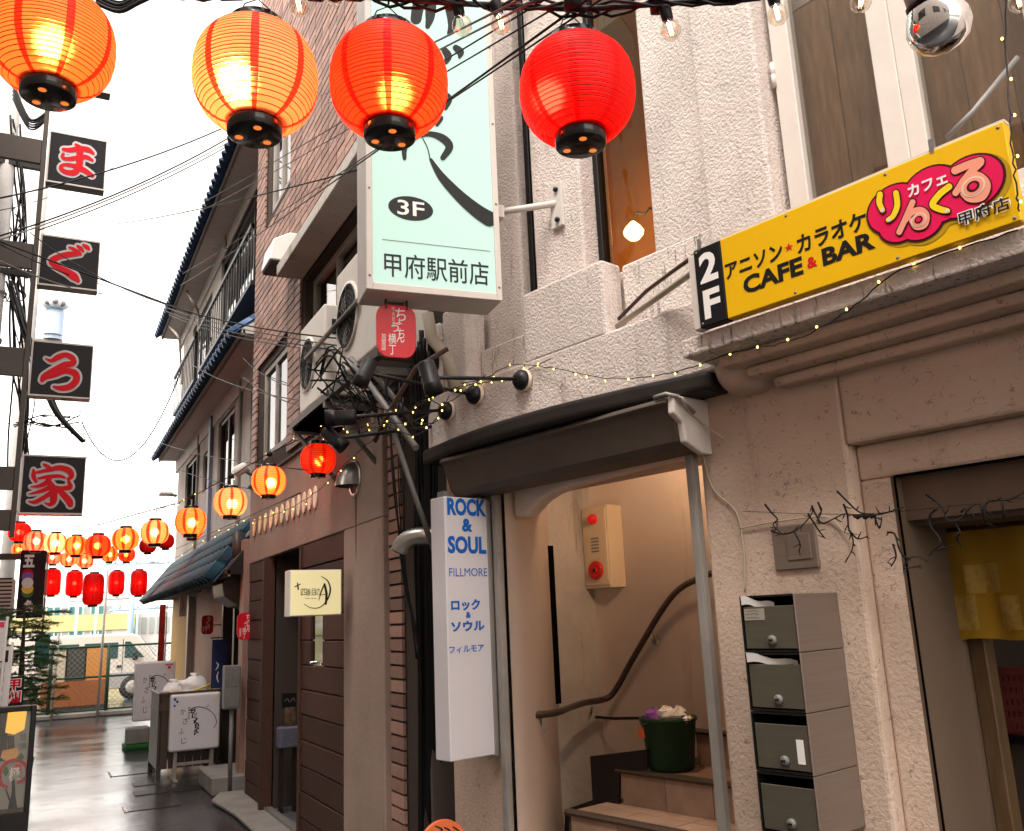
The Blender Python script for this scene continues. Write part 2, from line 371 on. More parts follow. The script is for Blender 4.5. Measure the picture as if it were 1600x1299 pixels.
pm('handrail', (.05, .032, .025), .32, var=(8, .3), coat=.2)
pm('alarm_case', (.62, .5, .35), .45)
pm('alarm_red', (.6, .02, .015), .3)
pm('red_lens', (.6, .01, .01), .12, emit=((1, .02, .02), .03))
pm('banner_navy', (.02, .03, .1), .8)
pm('van_white', (.5, .46, .4), .25, coat=.5)
pm('van_silver', (.34, .33, .32), .3, .3, coat=.4)
pm('van_glass', (.02, .06, .06), .05)
pm('tyre', (.015, .015, .015), .8)
pm('fence_green', (.02, .055, .03), .5)
pm('panel_cream', (.75, .68, .5), .7, var=(2, .12)); pm('panel_dark', (.07, .075, .06), .6, var=(2, .2)); pm('panel_orange', (.8, .33, .07), .6, var=(2, .12)); pm('panel_brown', (.45, .15, .045), .6, var=(2, .2))
pm('far_yellow', (.5, .43, .2), .8, var=(.5, .08)); pm('far_white', (.56, .55, .52), .8, var=(.4, .06)); pm('far_glass', (.06, .2, .2), .15); pm('far_glass_grey', (.3, .33, .32), .2); pm('far_blue', (.32, .5, .6), .5)
pm('needles', (.075, .13, .04), .7, isl=.5); pm('twig', (.012, .009, .008), .8); pm('slot_glass', (.012, .013, .012), .06, spec=.5); pm('shutter_paint', (.11, .085, .066), .5, var=(3, .25), streak=((.2, .16, .13), 6, .66, .4), bump=(8, .002))
pm('bark', (.06, .045, .035), .9, var=(20, .4), bump=(40, .004))
pm('plaster_yellow', (.56, .37, .14), .8, var=(1.5, .15), bump=(20, .002))
pm('bag_white', (.76, .73, .72), .35, var=(6, .06), bump=(14, .012))
pm('rope_yellow', (.6, .47, .06), .7)
pm('wet_wood', (.075, .05, .035), .45, var=(8, .4), stretch=(8, 8, 1))
pm('turf_green', (.02, .12, .03), .85, bump=(300, .004))
pm('poster_pale', (.42, .39, .34), .3, var=(2.5, .3)); pm('poster_wood', (.07, .05, .035), .4, var=(10, .5), stretch=(12, 12, 1))
pm('flower_peach', (.85, .42, .14), .4); pm('flower_red', (.6, .06, .03), .4); pm('leaf_print', (.05, .16, .03), .4); pm('vase_red', (.45, .01, .015), .3)
pm('eye_white', (.7, .76, .8), .4); pm('transformer', (.42, .52, .66), .5, var=(3, .1)); pm('teal_cap', (.05, .35, .25), .5)
pm('hill_ground', (.12, .12, .11), .8)
glass('pane', (.82, .72, .6), .05); glass('poster_pane', (.95, .94, .92), .03); glass('pane_clear', (.85, .83, .8), .22); glass('bulb_glass', (.93, .88, .8), .3); glass('pane_dark', (.35, .3, .26), .1)
panel_lit('lightbox_green', (.34, .5, .44), .15); panel_lit('lightbox_cream', (.75, .66, .36), .1)
lamp_mat('filament', (1, .62, .25), 5); lamp_mat('fairy', (1, .68, .14), 1.4); lamp_mat('warm_lamp', (1, .66, .24), 3.2); lamp_mat('amber_glow', (1, .5, .05), 3.5)
lamp_mat('orange_glow', (1, .25, .05), .2); lamp_mat('glowing_print', (1, .55, .08), .22)
def wet_asphalt():
    m, n, out = newmat('wet_asphalt'); L = n.links.new
    p = N(n, 'ShaderNodeBsdfPrincipled'); L(p.outputs[0], out.inputs[0])
    tc = N(n, 'ShaderNodeTexCoord')
    a = N(n, 'ShaderNodeTexNoise', Scale=.7, Detail=6.0, Roughness=.6); L(tc.outputs['Object'], a.inputs['Vector'])
    mp = N(n, 'ShaderNodeMapping'); mp.inputs['Scale'].default_value = (.7, 1.5, 1); L(tc.outputs['Object'], mp.inputs[0]); L(mp.outputs[0], a.inputs['Vector'])
    r = N(n, 'ShaderNodeMapRange'); r.inputs[1].default_value = .38; r.inputs[2].default_value = .62; r.inputs[3].default_value = .04; r.inputs[4].default_value = .26; L(a.outputs[0], r.inputs[0]); L(r.outputs[0], p.inputs['Roughness'])
    mx = N(n, 'ShaderNodeMix', data_type='RGBA'); mx.inputs[6].default_value = (.032, .031, .033, 1); mx.inputs[7].default_value = (.075, .072, .073, 1)
    L(r.outputs[0], mx.inputs[0]); L(mx.outputs[2], p.inputs['Base Color'])
    b = N(n, 'ShaderNodeTexNoise', Scale=130.0, Detail=3.0); L(tc.outputs['Object'], b.inputs['Vector'])
    bp = N(n, 'ShaderNodeBump'); bp.inputs['Distance'].default_value = .0015; bp.inputs['Strength'].default_value = .5; L(b.outputs[0], bp.inputs['Height'])
    b2 = N(n, 'ShaderNodeTexNoise', Scale=3.0, Detail=3.0); L(tc.outputs['Object'], b2.inputs['Vector'])
    bp2 = N(n, 'ShaderNodeBump'); bp2.inputs['Distance'].default_value = .012; bp2.inputs['Strength'].default_value = .4; L(b2.outputs[0], bp2.inputs['Height']); L(bp.outputs[0], bp2.inputs['Normal'])
    L(bp2.outputs[0], p.inputs['Normal'])
wet_asphalt()
# ================================================================ ground
MB().box(ID, -600, 600, -600, 600, -.9, -.25).build('ground', 'hill_ground', kind='structure')
MB().box(ID, -40, 40, -14, 19.75, -.24, 0).build('road', 'wet_asphalt', kind='structure')
MB().box(ID, -30, 30, 19.8, 60, -.245, -.22).build('parking_lot', 'wet_asphalt', kind='structure')
MB().box(ID, -12, 14, 19.45, 19.7, .004, .1).build('kerb', 'concrete', kind='structure', bevel=.02)
pm('wet_plate', (.055, .052, .05), .16, .1, var=(6, .4), bump=(80, .001))
ap = [(1.78, 9.0), (1.55, 9.05), (1.44, 8.75), (1.5, 8.0), (1.5, 6.8), (1.4, 5.6), (1.42, 4.6), (1.86, 4.2)]
MB().plan(ID, ap, .004, .05).build('pavement', 'concrete', kind='structure', bevel=.015)
for i, (x, y, w, l, m, lab) in enumerate([(205, 1207, .42, .4, 'wet_plate', 'pale rectangular inspection cover set in the wet alley nearest the white sign'),
        (226, 1225, .2, .25, 'wet_plate', 'small round-cornered drain cover in the wet asphalt'), (236, 1238, .28, .26, 'wet_plate', 'worn square service cover behind the long plate in the alley'),
        (289, 1233, .26, .26, 'dark_metal', 'black iron grating beside the stone step'), (238, 1260, .42, .28, 'wet_plate', 'long metal cover plate with one white end in the wet alley')]):
    g = gz(x, y); k = thing('access_cover', lab, 'cover', (g.x, g.y, 0), 'covers set in the alley')
    MB().box(AF(g.y, g.x), -w/2, w/2, -l/2, l/2, .002, .006).build('plate', m, k)
    MB().box(AF(g.y, g.x), -w/2-(.03 if i == 4 else .015), -w/2-.002, -l/2, l/2, .002, .008).build('rim', 'ink_white' if i == 4 else 'dark_metal', k)
    MB().box(AF(g.y, g.x), w/2+.002, w/2+.015, -l/2, l/2, .002, .008).build('rim', 'dark_metal', k)
# ================================================================ white building
W = thing('white_building', 'white rough-plastered building with arched shutter doorway and shop opening', 'building', WF.w(1.5, .5, 0))
H1 = 6.6
m = MB()
m.box(WF, -.0, .385, .0, .05, 0, 2.3)                 # jamb left of the doorway
m.box(WF, 1.60, 2.18, .0, .5, 0, 2.3)                # wall with the mailboxes
m.box(WF, 2.18, 4.2, .0, .5, 2.0, 2.3)               # lintel over the shop
m.box(WF, .385, 1.60, .02, .5, 2.12, 2.3)            # lintel over the doorway
m.build('wall', 'stucco_low', W, bevel=.012, seg=2)
m = MB()
m.box(WF, 2.18, 2.295, .055, .45, 0, 1.885); m.box(WF, 2.18, 4.2, .055, .45, 1.885, 2.0)
m.build('door_moulding', 'stucco_low', W, bevel=.012, seg=2)
# upper storey: piers between the windows
m = MB()
m.box(WF, 0.0, .60, .05, .2, 2.3, H1)
m.box(WF, .755, 1.075, .0, .2, 2.3, H1)
m.box(WF, 1.075, 1.47, .02, .2, 2.3, 2.915)
m.box(WF, 1.47, 1.76, .0, .2, 2.3, H1); m.box(WF, 1.76, 2.04, -.03, .2, 2.3, H1)
m.box(WF, 2.04, 2.95, .02, .2, 2.3, 2.66)
m.box(WF, 2.95, 11, -.04, .2, 2.3, H1); m.box(WF, 4.2, 11, 0, .2, 0, 2.3)
m.box(WF, .60, .755, .10, .2, 2.3, 2.62); m.box(WF, .6, .755, .1, .2, 4.7, H1); m.box(WF, 1.075, 1.47, .1, .2, 4.75, H1); m.box(WF, 2.04, 2.95, .1, .2, 4.3, H1)
m.build('upper_wall', 'stucco', W, bevel=.012, seg=2)
m = MB()                                              # low parapet band in front of the piers
m.box(WF, 0.02, 1.80, -.12, -.002, 2.33, 2.615); m.box(WF, .78, 1.285, -.121, -.003, 2.6, 2.93)
m.box(WF, .02, .14, -.12, .0, 2.6, 2.99); m.box(WF, .14, .33, -.1, .03, 2.6, 3.04)
m.build('parapet', 'stucco', W, bevel=.014, seg=2)
m = MB()
m.box(WF, 1.285, 1.80, -.004, .03, 2.6, 2.925); m.build('sill_wall', 'stucco_dirty', W, bevel=.01)
MB().box(WF, .33, .78, -.01, .04, 2.6, 2.8).build('sill_wall', 'stucco_dirty', W, bevel=.01)
# cornice
m = MB()
m.box(WF, 1.985, 4.2, -.07, .0, 2.228, 2.265); m.box(WF, 1.93, 4.2, -.14, .0, 2.265, 2.302); m.box(WF, 1.87, 4.2, -.21, .0, 2.302, 2.342)
m.build('cornice', 'stucco_low', W, bevel=.012, seg=3)
MB().box(WF, 1.79, 4.2, -.3, -.0, 2.342, 2.408).build('ledge', 'stucco_dirty', W, bevel=.008, seg=2)
m = MB()
for i in range(13):                                   # rounded corbel under the ledge's end
    t = math.pi*.5*i/12
    for k in range(17): a = math.pi*k/16; m.v.append(WF.w(1.865-.12*math.cos(a)*math.cos(t)**.7, -.15*math.sin(a)*math.cos(t)**.7, 2.341-.105*math.sin(t)))
for i in range(12):
    for k in range(16): m.f.append((i*17+k, (i+1)*17+k, (i+1)*17+k+1, i*17+k+1)); m.sm.append(True); m.mi.append(0)
m.build('corbel', 'stucco_smooth', W)
# windows
def window(parent, fr, u0, u1, z0, z1, y, fw, fmat, gmat, name='window', mull=(), depth=.05):
    m = MB(); m.box(fr, u0, u0+fw, y, y+depth, z0, z1); m.box(fr, u1-fw, u1, y, y+depth, z0, z1); m.box(fr, u0+fw, u1-fw, y+.001, y+depth, z1-fw, z1); m.box(fr, u0+fw, u1-fw, y+.001, y+depth, z0, z0+fw)
    w = m.build(name, fmat, parent, bevel=.003)
    for q in mull: MB().box(fr, q-fw*.45, q+fw*.45, y+.003, y+depth-.004, z0+fw, z1-fw).build('mullion', fmat, w)
    MB().box(fr, u0+fw, u1-fw, y+depth*.5, y+depth*.5+.005, z0+fw, z1-fw).build('pane', gmat, w)
    return w
window(W, WF, .602, .753, 2.62, 4.7, .10, .035, 'frame_black', 'pane')
window(W, WF, 1.077, 1.468, 2.92, 4.75, .09, .03, 'frame_black', 'pane')
window(W, WF, 2.06, 2.50, 2.662, 4.3, .05, .075, 'frame_white', 'pane_clear', depth=.06)
window(W, WF, 2.50, 2.945, 2.662, 4.3, .055, .06, 'frame_white', 'pane_clear', depth=.06)
for z in (2.73, 3.38): MB().lathe([(0, 0), (.009, 0), (.009, .05), (.007, .052), (.009, .054), (.009, .1), (0, .1)], WF.w(2.06, .045, z), n=8).build('hinge', 'frame_white', W)
# boards behind the white casements
for i in range(6):
    MB().box(WF, 2.09+i*.14, 2.09+i*.14+.136, .2+.004*(i % 2), .22, 2.6, 3.75 if i < 5 else 4.2).build('board', 'board_wood', W)
MB().box(WF, 2.05, 2.95, .2, .23, 3.76, 4.3).build('blind', 'stucco_grey', W)
# rooms behind the panes
m = MB(); m.box(WF, .2, 1.52, .75, .78, 2.5, 4.8); m.box(WF, .18, .2, .22, .78, 2.5, 4.8); m.box(WF, 1.52, 1.54, .22, .78, 2.5, 4.8); m.box(WF, .2, 1.52, .22, .78, 2.5, 2.52)
m.build('room_lining', pm('amber_wall', (.55, .3, .1), .8, var=(2, .2)), W)
MB().box(WF, .5, .8, .21, .22, 2.4, 4.8).build('curtain', pm('curtain', (.3, .2, .13), .9, var=(3, .2)), W)
lz = WF.pt(990, 362, .42)
lw = thing('pendant_lamp', 'glowing frosted lamp seen through the amber window', 'lamp', lz - Vector((0, 0, .05)))
MB().lathe([(.0, -.045), (.025, -.04), (.045, -.018), (.05, 0), (.038, .022), (.02, .04), (.012, .05)], lz, n=16).build('shade', 'warm_lamp', lw)
MB().tube([lz+Vector((0, 0, .05)), lz+WF.X*.03+Vector((0, 0, .09)), lz+WF.X*.08+Vector((0, 0, .06)), lz+WF.X*.11+Vector((0, 0, .08)), lz+WF.X*.14+WF.Y*.3+Vector((0, 0, .08))], .006).build('arm', 'dark_metal', lw)
pl = bpy.data.lights.new('lamp_light', 'POINT'); pl.energy = 1.7; pl.color = (1, .6, .25); pl.shadow_soft_size = .05
po = bpy.data.objects.new('lamp_light', pl); COL.objects.link(po); po.parent = lw; po.location = WF.Y*-.12 + Vector((0, 0, .02))
# shutter hood and box over the doorway
m = MB(); pl_ = []
for i in range(15):
    t = i/14; u = .02+1.75*t; pl_.append((u, -.13-.13*math.sin(math.pi*min(1, t*.93+.07))))
for z0, z1, ex in ((2.262, 2.338, 0),): m.plan(WF, pl_+[(1.77, .0), (.02, .0)], z0, z1, smooth=False)
m.build('hood', 'hood_dark', W, bevel=.02, seg=3)
MB().side(WF, [(-.02, 2.26), (-.20, 2.255), (-.215, 2.235), (-.19, 2.22), (-.15, 2.10), (-.12, 2.075), (-.02, 2.065)], .24, 1.63).build('shutter_box', 'shutter_paint', W, bevel=.006, seg=2)
m = MB(); m.side(WF, [(0, 2.262), (-.20, 2.258), (-.205, 2.19), (-.16, 2.16), (-.15, 2.09), (-.06, 2.055), (0, 2.055)], 1.631, 1.66)
m.build('shutter_bracket', 'frame_white', W, bevel=.006, seg=2)
MB().tube([WF.w(1.58, -.21, 2.262), WF.w(1.64, -.215, 2.262), WF.w(1.67, -.19, 2.25), WF.w(1.67, -.1, 2.2)], .008).build('bracket_trim', 'alu', W)
for u in (.39, 1.545): 
    m = MB(); m.box(WF, u+.008, u+.045, -.03, .0, 0, 2.07); m.box(WF, u+.015, u+.038, -.032, -.029, 0, 2.07)
    m.build('shutter_rail', 'alu_dull', W, bevel=.004)
# stairwell
wall = [(.435, .02), (.42, .1), (.33, .27), (.2, .45), (.06, .62), (-.06, .78), (-.1, .9), (-.02, 1.02), (.2, 1.08), (.5, 1.1), (.85, 1.08), (1.2, 1.0), (1.5, .82), (1.6, .5), (1.6, .05)]
wc = crom(wall, 4); m = MB(); nn = len(wc)
for z in (0, 2.28): m.v += [WF.w(u, y, z) for u, y in wc]
for i in range(nn-1): m.f.append((i, i+1, nn+i+1, nn+i)); m.sm.append(True); m.mi.append(0)
m.f.append(tuple(range(nn, 2*nn))); m.sm.append(False); m.mi.append(0)
st = m.build('stairwell_wall', 'render_white', W)
arch = [(.43, 2.125), (1.545, 2.125), (1.545, 2.07), (1.4, 2.085), (1.0, 2.07), (.8, 2.058), (.7, 2.045), (.62, 2.02), (.56, 1.985), (.52, 1.96), (.435, 1.96)]
MB().prism(WF, [(u, z) for u, z in arch], .075, .16).build('doorway_arch', 'render_white', W, bevel=.02, seg=3)
MB().box(WF, .0, .03, .6, .7, 1.05, 1.88).build('niche_slot', 'black_void', W)
pz = [WF.uz(x, y, .60) for x, y in ((923, 1182), (1012, 1171), (1012, 1203), (968, 1203), (968, 1262), (905, 1282), (882, 1330), (884, 1265), (927, 1250))]
MB().prism(WF, pz, .595, .61).build('skirting', 'plank_dark', W)
m = MB(); m.box(WF, .40, 1.6, .36, 1.3, 0, .618); m.box(WF, .52, 1.6, .61, 1.3, .6, .775); m.box(WF, .75, 1.6, .90, 1.3, .7, .935); m.box(WF, .43, 1.6, .06, 1.3, 0, .46)
sr = m.build('stairs', 'mortar', W)
for z, y, ua in ((.46, .06, .43), (.618, .36, .42), (.775, .61, .52), (.935, .90, .75)):
    n_ = 4; wd_ = (1.58-ua)/n_
    for k in range(n_):
        MB().box(WF, ua+k*wd_+.002, ua+(k+1)*wd_-.002, y-.006, y-.0005, z-.155, z-.012).build('riser_tile', 'stair_tile', sr)
        for q in range(2):
            MB().box(WF, ua+k*wd_+.002, ua+(k+1)*wd_-.002, y+.02+q*.13, y+.02+q*.13+.126, z+.0005, z+.007).build('tread_tile', 'stair_tile', sr)
    MB().side(WF, [(y-.018, z-.012), (y-.022, z+.0), (y-.01, z+.011), (y+.018, z+.011), (y+.018, z-.012)], ua-.03, 1.59).build('nosing', 'stair_nose', sr)
hp = [(812, 1119, .16), (845, 1117, .26), (872, 1113, .38), (893, 1105, .56), (915, 1098, .76), (940, 1094, .92), (955, 1087, .98), (968, 1068, 1.0), (982, 1042, 1.01), (1005, 1002, 1.02), (1030, 960, 1.02), (1050, 932, 1.01), (1068, 916, 1.0), (1090, 905, .98), (1120, 893, .94)]
hr = thing('handrail', 'dark brown handrail curving up the stairwell wall', 'handrail', WF.pt(872, 1113, .65))
MB().tube([WF.pt(*q) for q in crom(hp, 4)], .0165, 10).build('rail', 'handrail', hr)
for q, w in (((845, 1122, .27), (845, 1143, .34)), ((925, 1104, .9), (922, 1125, 1.0)), ((1020, 988, 1.02), (1024, 1003, 1.07))):
    MB().tube([WF.pt(*q), WF.pt(w[0], w[1], w[2]-.02), WF.pt(*w)], .006).cyl(WF.pt(w[0], w[1], w[2]-.012), WF.pt(*w), .022, 12).build('bracket', 'galv', hr)
MB().tube([WF.pt(922, 1120, .98), WF.pt(960, 1123, .98), WF.pt(1015, 1122, .98)], .008).build('lower_bar', 'dark_metal', hr)
# fire alarm on the stairwell wall
a0 = WF.uz(903, 796, .98); a1 = WF.uz(959, 918, .98); au0, az1, au1, az0 = a0[0], a0[1], a1[0], a1[1]
fa = thing('fire_alarm', 'beige fire alarm case with red lamp and red call button', 'fire alarm', WF.w((au0+au1)/2, 1.04, az0))
MB().box(WF, au0, au1, .965, 1.12, az0, az1).build('case', 'alarm_case', fa, bevel=.006, seg=2)
MB().box(WF, au0+.05, au1-.012, .958, .966, az0+.018, az1-.018).build('front_panel', 'alarm_case', fa, bevel=.002)
cx = (au0+au1)/2+.02
MB().lathe([(.03, 0), (.028, .018), (.018, .034), (0, .04)], WF.w(cx, .958, az1-.075), -WF.Y, 18).build('lamp', 'red_lens', fa)
MB().lathe([(.052, 0), (.052, .012), (.045, .02), (.022, .012), (.012, .012), (.012, .018), (0, .018)], WF.w(cx, .958, az0+.1), -WF.Y, 24).build('call_button', 'alarm_red', fa)
MB().lathe([(.011, .0), (.011, .022), (0, .023)], WF.w(cx, .958, az0+.1), -WF.Y, 12).build('button_centre', 'ink_black', fa)
for k in range(5): MB().box(WF, cx-.03, cx+.03, .9565, .958, az0+.2+k*.018, az0+.2+k*.018+.009).build('speaker_slot', 'ink_grey', fa)
# stairwell lamp (a small ceiling fitting behind the lintel)
lp = WF.w(.95, .5, 2.28)
sl_ = thing('ceiling_lamp', 'round warm ceiling lamp inside the stairwell', 'lamp', lp)
MB().lathe([(.07, 0), (.07, -.02), (.05, -.04), (0, -.045)], lp, n=20).build('diffuser', 'warm_lamp', sl_)
pl = bpy.data.lights.new('stair_light', 'POINT'); pl.energy = 8.5; pl.color = (1, .7, .45); pl.shadow_soft_size = .06
po = bpy.data.objects.new('stair_light', pl); COL.objects.link(po); po.parent = sl_; po.location = (0, 0, -.07)
# shop recess
pm('shop_shade', (.15, .1, .068), .7, var=(2, .15), bump=(14, .002))  # brown that carries the shading inside the shop recess
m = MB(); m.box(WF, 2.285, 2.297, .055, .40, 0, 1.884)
m.build('shop_reveal', 'shop_shade', W)
MB().box(WF, 2.297, 2.302, .05, .056, 0, 1.885).build('black_edge_strip', 'black_void', W)  # thin black strips along the edges of the shop opening
MB().box(WF, 2.302, 4.2, .048, .056, 1.878, 1.886).build('black_edge_strip', 'black_void', W)
MB().box(WF, 2.297, 4.2, .10, .14, 1.745, 1.884).build('shop_transom', 'shop_shade', W)
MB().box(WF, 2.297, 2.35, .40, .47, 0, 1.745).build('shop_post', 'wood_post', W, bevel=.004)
MB().box(WF, 2.297, 4.2, .141, .46, 1.73, 1.76).build('shop_soffit', 'shop_shade', W)
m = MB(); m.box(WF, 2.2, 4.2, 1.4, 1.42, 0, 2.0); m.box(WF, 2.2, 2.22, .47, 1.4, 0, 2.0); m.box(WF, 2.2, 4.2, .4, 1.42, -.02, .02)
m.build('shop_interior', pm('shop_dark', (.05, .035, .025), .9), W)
m = MB(); m.box(WF, 2.62, 2.70, .42, .46, 0, 1.74); m.box(WF, 2.7, 3.4, .42, .46, 0, .35); m.box(WF, 2.7, 3.4, .425, .455, 1.62, 1.74)
dr = m.build('shop_door', 'wood_post', W, bevel=.004)
MB().box(WF, 2.70, 3.4, .438, .442, .35, 1.62).build('pane', 'pane_dark', dr)
MB().box(WF, 2.645, 2.668, .412, .42, 1.02, 1.2).build('door_handle', 'frame_black', dr)
m = MB(); m.box(WF, .0, 4.2, .5, 3.5, 2.3, 2.34); m.box(WF, 0, 4.2, .5, 3.5, H1-.1, H1); m.box(WF, -.02, .0, .05, 3.5, 0, H1); m.box(WF, 0, 4.2, 3.5, 3.52, 0, H1)
m.build('rear_wall', 'stucco_grey', W)
# ================================================================ brick building
B = thing('brick_building', 'building clad in red-brown tiles above a taupe plaster ground floor', 'building', KF.w(2.2, 1, 0))
HB = 9.5
m = MB()
m.box(KF, 4.50, 4.52, .01, 3, 0, HB)
holes = [(.42, 1.42, 3.09, 4.0, 1), (.62, 1.42, 5.6, 7.0, 1), (2.0, 4.2, 3.2, 4.38, 2)]
def wall_with_holes(m, fr, u0, u1, z0, z1, y0, y1, hs):
    us = sorted({u0, u1, *[h[0] for h in hs], *[h[1] for h in hs]}); zs = sorted({z0, z1, *[h[2] for h in hs], *[h[3] for h in hs]})
    for a, b in zip(us, us[1:]):
        run = None
        for c, d in zip(zs, zs[1:]):
            hole = any(h[0] < (a+b)/2 < h[1] and h[2] < (c+d)/2 < h[3] for h in hs)
            if hole:
                if run: m.box(fr, a, b, y0, y1, *run); run = None
            else: run = (run[0], d) if run else (c, d)
        if run: m.box(fr, a, b, y0, y1, *run)
wall_with_holes(m, KF, 0, 4.5, 0, HB, .012, .3, holes+[(1.12, 2.18, 0, 2.11, 0)])
bw = m.build('wall', 'mortar', B)
# tiles: the ones that show largest are objects of their own
TU, TZ = .215, .074
def tile_mesh():
    m = MB(); m.box(Fr(0, 0, 0), 0, TU-.013, -.013, .004, 0, TZ-.013)
    me = bpy.data.meshes.new('brick'); me.from_pydata(m.v, [], m.f); me.materials.append(MATS['tile_brick']); return me
tm = tile_mesh(); cand = []
for i in range(int(4.5/TU)+1):
    for k in range(int(HB/TZ)):
        u, z = i*TU, .02+k*TZ
        if u+TU > 4.51: continue
        if any(h[0]-.06 < u+TU*.98 and u < h[1]+.05 and h[2]-.06 < z+TZ and z < h[3]+.05 for h in holes): continue
        if z < 2.93 and .18 < u+TU and u < 4.08: continue
        y = 9.03-u; r2 = 1.78**2+y*y+(z-1.5)**2
        px = (KF.w(u+.1, 0, z)-EYE); dp = px.dot(FW); X = 800+FPX*px.dot(RT)/dp; Y = 649-FPX*px.dot(UP)/dp
        vis = -20 < X < 680 and -20 < Y < 1320 and not (545 < X < 800 and Y < 470)
        cand.append((not vis, r2, u, z))
cand.sort()
mf = MB()
for n_, (nv, r2, u, z) in enumerate(cand):
    jt = random.uniform(-.002, .002)
    if n_ < 300 and not nv: inst(tm, 'brick', bw, KF.w(u, jt, z), (0, 0, KF.ang))
    elif r2 < 400: mf.box(KF, u, u+TU-.013, -.013+jt, .004, z, z+TZ-.013)
mf.build('brick_cladding', 'tile_brick_far', bw, kind='stuff')
# taupe plaster ground floor
m = MB()
m.box(KF, .22, 4.08, -.05, .0, 2.115, 2.86); m.box(KF, 3.31, 4.08, -.05, .0, 0, 2.115); m.box(KF, .18, .22, -.045, 0, 0, 2.86)
m.build('plaster_front', 'taupe', B, bevel=.008)
MB().box(KF, .16, 4.1, -.07, .0, 2.86, 2.885).build('plaster_coping', 'taupe_dark', B, bevel=.004)
m = MB(); m.box(KF, .6, 2.9, 1.3, 1.32, 0, 2.4); m.box(KF, .6, .62, .3, 1.3, 0, 2.4); m.box(KF, 2.9, 2.92, .3, 1.3, 0, 2.4); m.box(KF, .6, 2.9, .3, 1.3, 2.3, 2.32); m.build('doorway_lining', 'black_void', B)  # near-black colour stands in for the unlit interior
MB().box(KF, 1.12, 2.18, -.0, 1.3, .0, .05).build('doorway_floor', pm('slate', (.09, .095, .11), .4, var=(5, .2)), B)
for (ua, ub, y0) in ((.22, 1.06, -.042), (2.225, 3.305, -.046)):
    n_ = 12; hh = 2.11/n_
    for k in range(n_):
        if ua > 2 and 7 <= k <= 9:                          # planks cut around the glazed slot
            MB().box(KF, ua, 2.48, y0, -.0, k*hh+.004, (k+1)*hh-.004).build('plank', 'plank', B, bevel=.004)
            MB().box(KF, 2.80, ub, y0, -.0, k*hh+.004, (k+1)*hh-.004).build('plank', 'plank', B, bevel=.004)
        else: MB().box(KF, ua, ub, y0-.003*(k % 2), -.0, k*hh+.004, (k+1)*hh-.004).build('plank', 'plank', B, bevel=.004)
MB().box(KF, 1.06, 1.12, -.1, .0, 0, 2.11).build('door_jamb', 'plank', B, bevel=.004)
MB().box(KF, 2.18, 2.224, -.06, .0, 0, 2.11).build('door_jamb', 'plank', B, bevel=.004)
MB().box(KF, 1.12, 2.2, -.06, .0, .0505, .07).build('threshold', 'galv', B)
wn = MB().box(KF, 2.49, 2.79, -.028, -.018, 7*2.11/12, 10*2.11/12).build('glazed_slot', 'slot_glass', B)
for z in (1.25, 1.73):
    for u in (2.5, 2.77): MB().cyl(KF.w(u, -.03, z), KF.w(u, -.05, z), .012, 10).build('stud', 'chrome', wn)
# windows and trims
window(B, KF, .42, 1.42, 3.09, 4.0, .02, .06, 'alu_dull', 'pane_dark', mull=(.92,))
window(B, KF, .62, 1.42, 5.6, 7.0, .02, .06, 'alu', 'pane_clear', mull=(1.02,))
wb = window(B, KF, 2.0, 4.2, 3.2, 4.38, .08, .06, 'alu', 'pane_clear', mull=(2.7, 3.4))
m = MB(); m.box(KF, 1.95, 4.3, -.22, .0, 4.4, 4.5); m.build('window_canopy', 'stucco_grey', B, bevel=.006)
m = MB(); m.box(KF, 2.05, 4.15, .28, .29, 3.2, 4.38); m.box(KF, .45, 1.4, .28, .29, 3.1, 4.0); m.build('window_backing', pm('pale_blind', (.5, .46, .4), .8, var=(2, .2)), B)
MB().box(KF, .63, 1.41, .28, .29, 5.6, 7.0).build('window_backing', 'far_white', B)
m = MB(); m.box(KF, 0, 4.5, .3, 4, HB-.05, HB); m.box(KF, 0, .02, .3, 4, 0, HB); m.box(KF, 0, 4.5, 4, 4.02, 0, HB); m.build('rear_wall', 'stucco_grey', B)
# white vent hood on the tiles
v = KF.uz(440, 395, -.14)
vh = thing('vent_hood', 'white boxy vent hood with dark underside on the tiled wall', 'vent', KF.w(v[0], 0, v[1]-.15))
MB().side(KF, [(-.012, v[1]+.14), (-.1, v[1]+.14), (-.24, v[1]+.06), (-.27, v[1]-.13), (-.012, v[1]-.13)], v[0]-.22, v[0]+.14).build('hood', 'plastic_white', vh, bevel=.008)
MB().box(KF, v[0]-.21, v[0]+.13, -.255, -.02, v[1]-.145, v[1]-.131).build('grille', 'frame_black', vh)
# taupe wall furniture
d0 = KF.uz(553, 748, -.06)
dv = thing('dome_vent', 'round steel hooded vent with a rust streak below on taupe wall', 'vent', KF.w(d0[0], -.05, d0[1]-.12))
m = MB()
for i in range(9):
    a = math.pi*.5*i/8
    for k in range(13):
        b = math.pi*k/12; m.v.append(KF.w(d0[0]-.105*math.cos(b)*math.cos(a*.999), -.052-.13*math.sin(a), d0[1]-.05+.16*math.sin(b)*math.cos(a*.999)))
for i in range(8):
    for k in range(12): m.f.append((i*13+k, (i+1)*13+k, (i+1)*13+k+1, i*13+k+1)); m.sm.append(True); m.mi.append(0)
m.build('cowl', 'steel_duct', dv)
MB().lathe([(.12, 0), (.12, .008), (.1, .01)], KF.w(d0[0], -.051, d0[1]), -KF.Y, 24).build('flange', 'steel_duct', dv)
MB().prism(KF, [(d0[0]-.015, d0[1]-.1), (d0[0]+.03, d0[1]-.1), (d0[0]+.014, d0[1]-.5), (d0[0]+.004, d0[1]-.52)], -.0515, -.0505).build('rust_streak', 'taupe_dark', dv)
od = MB(); sm_ = None
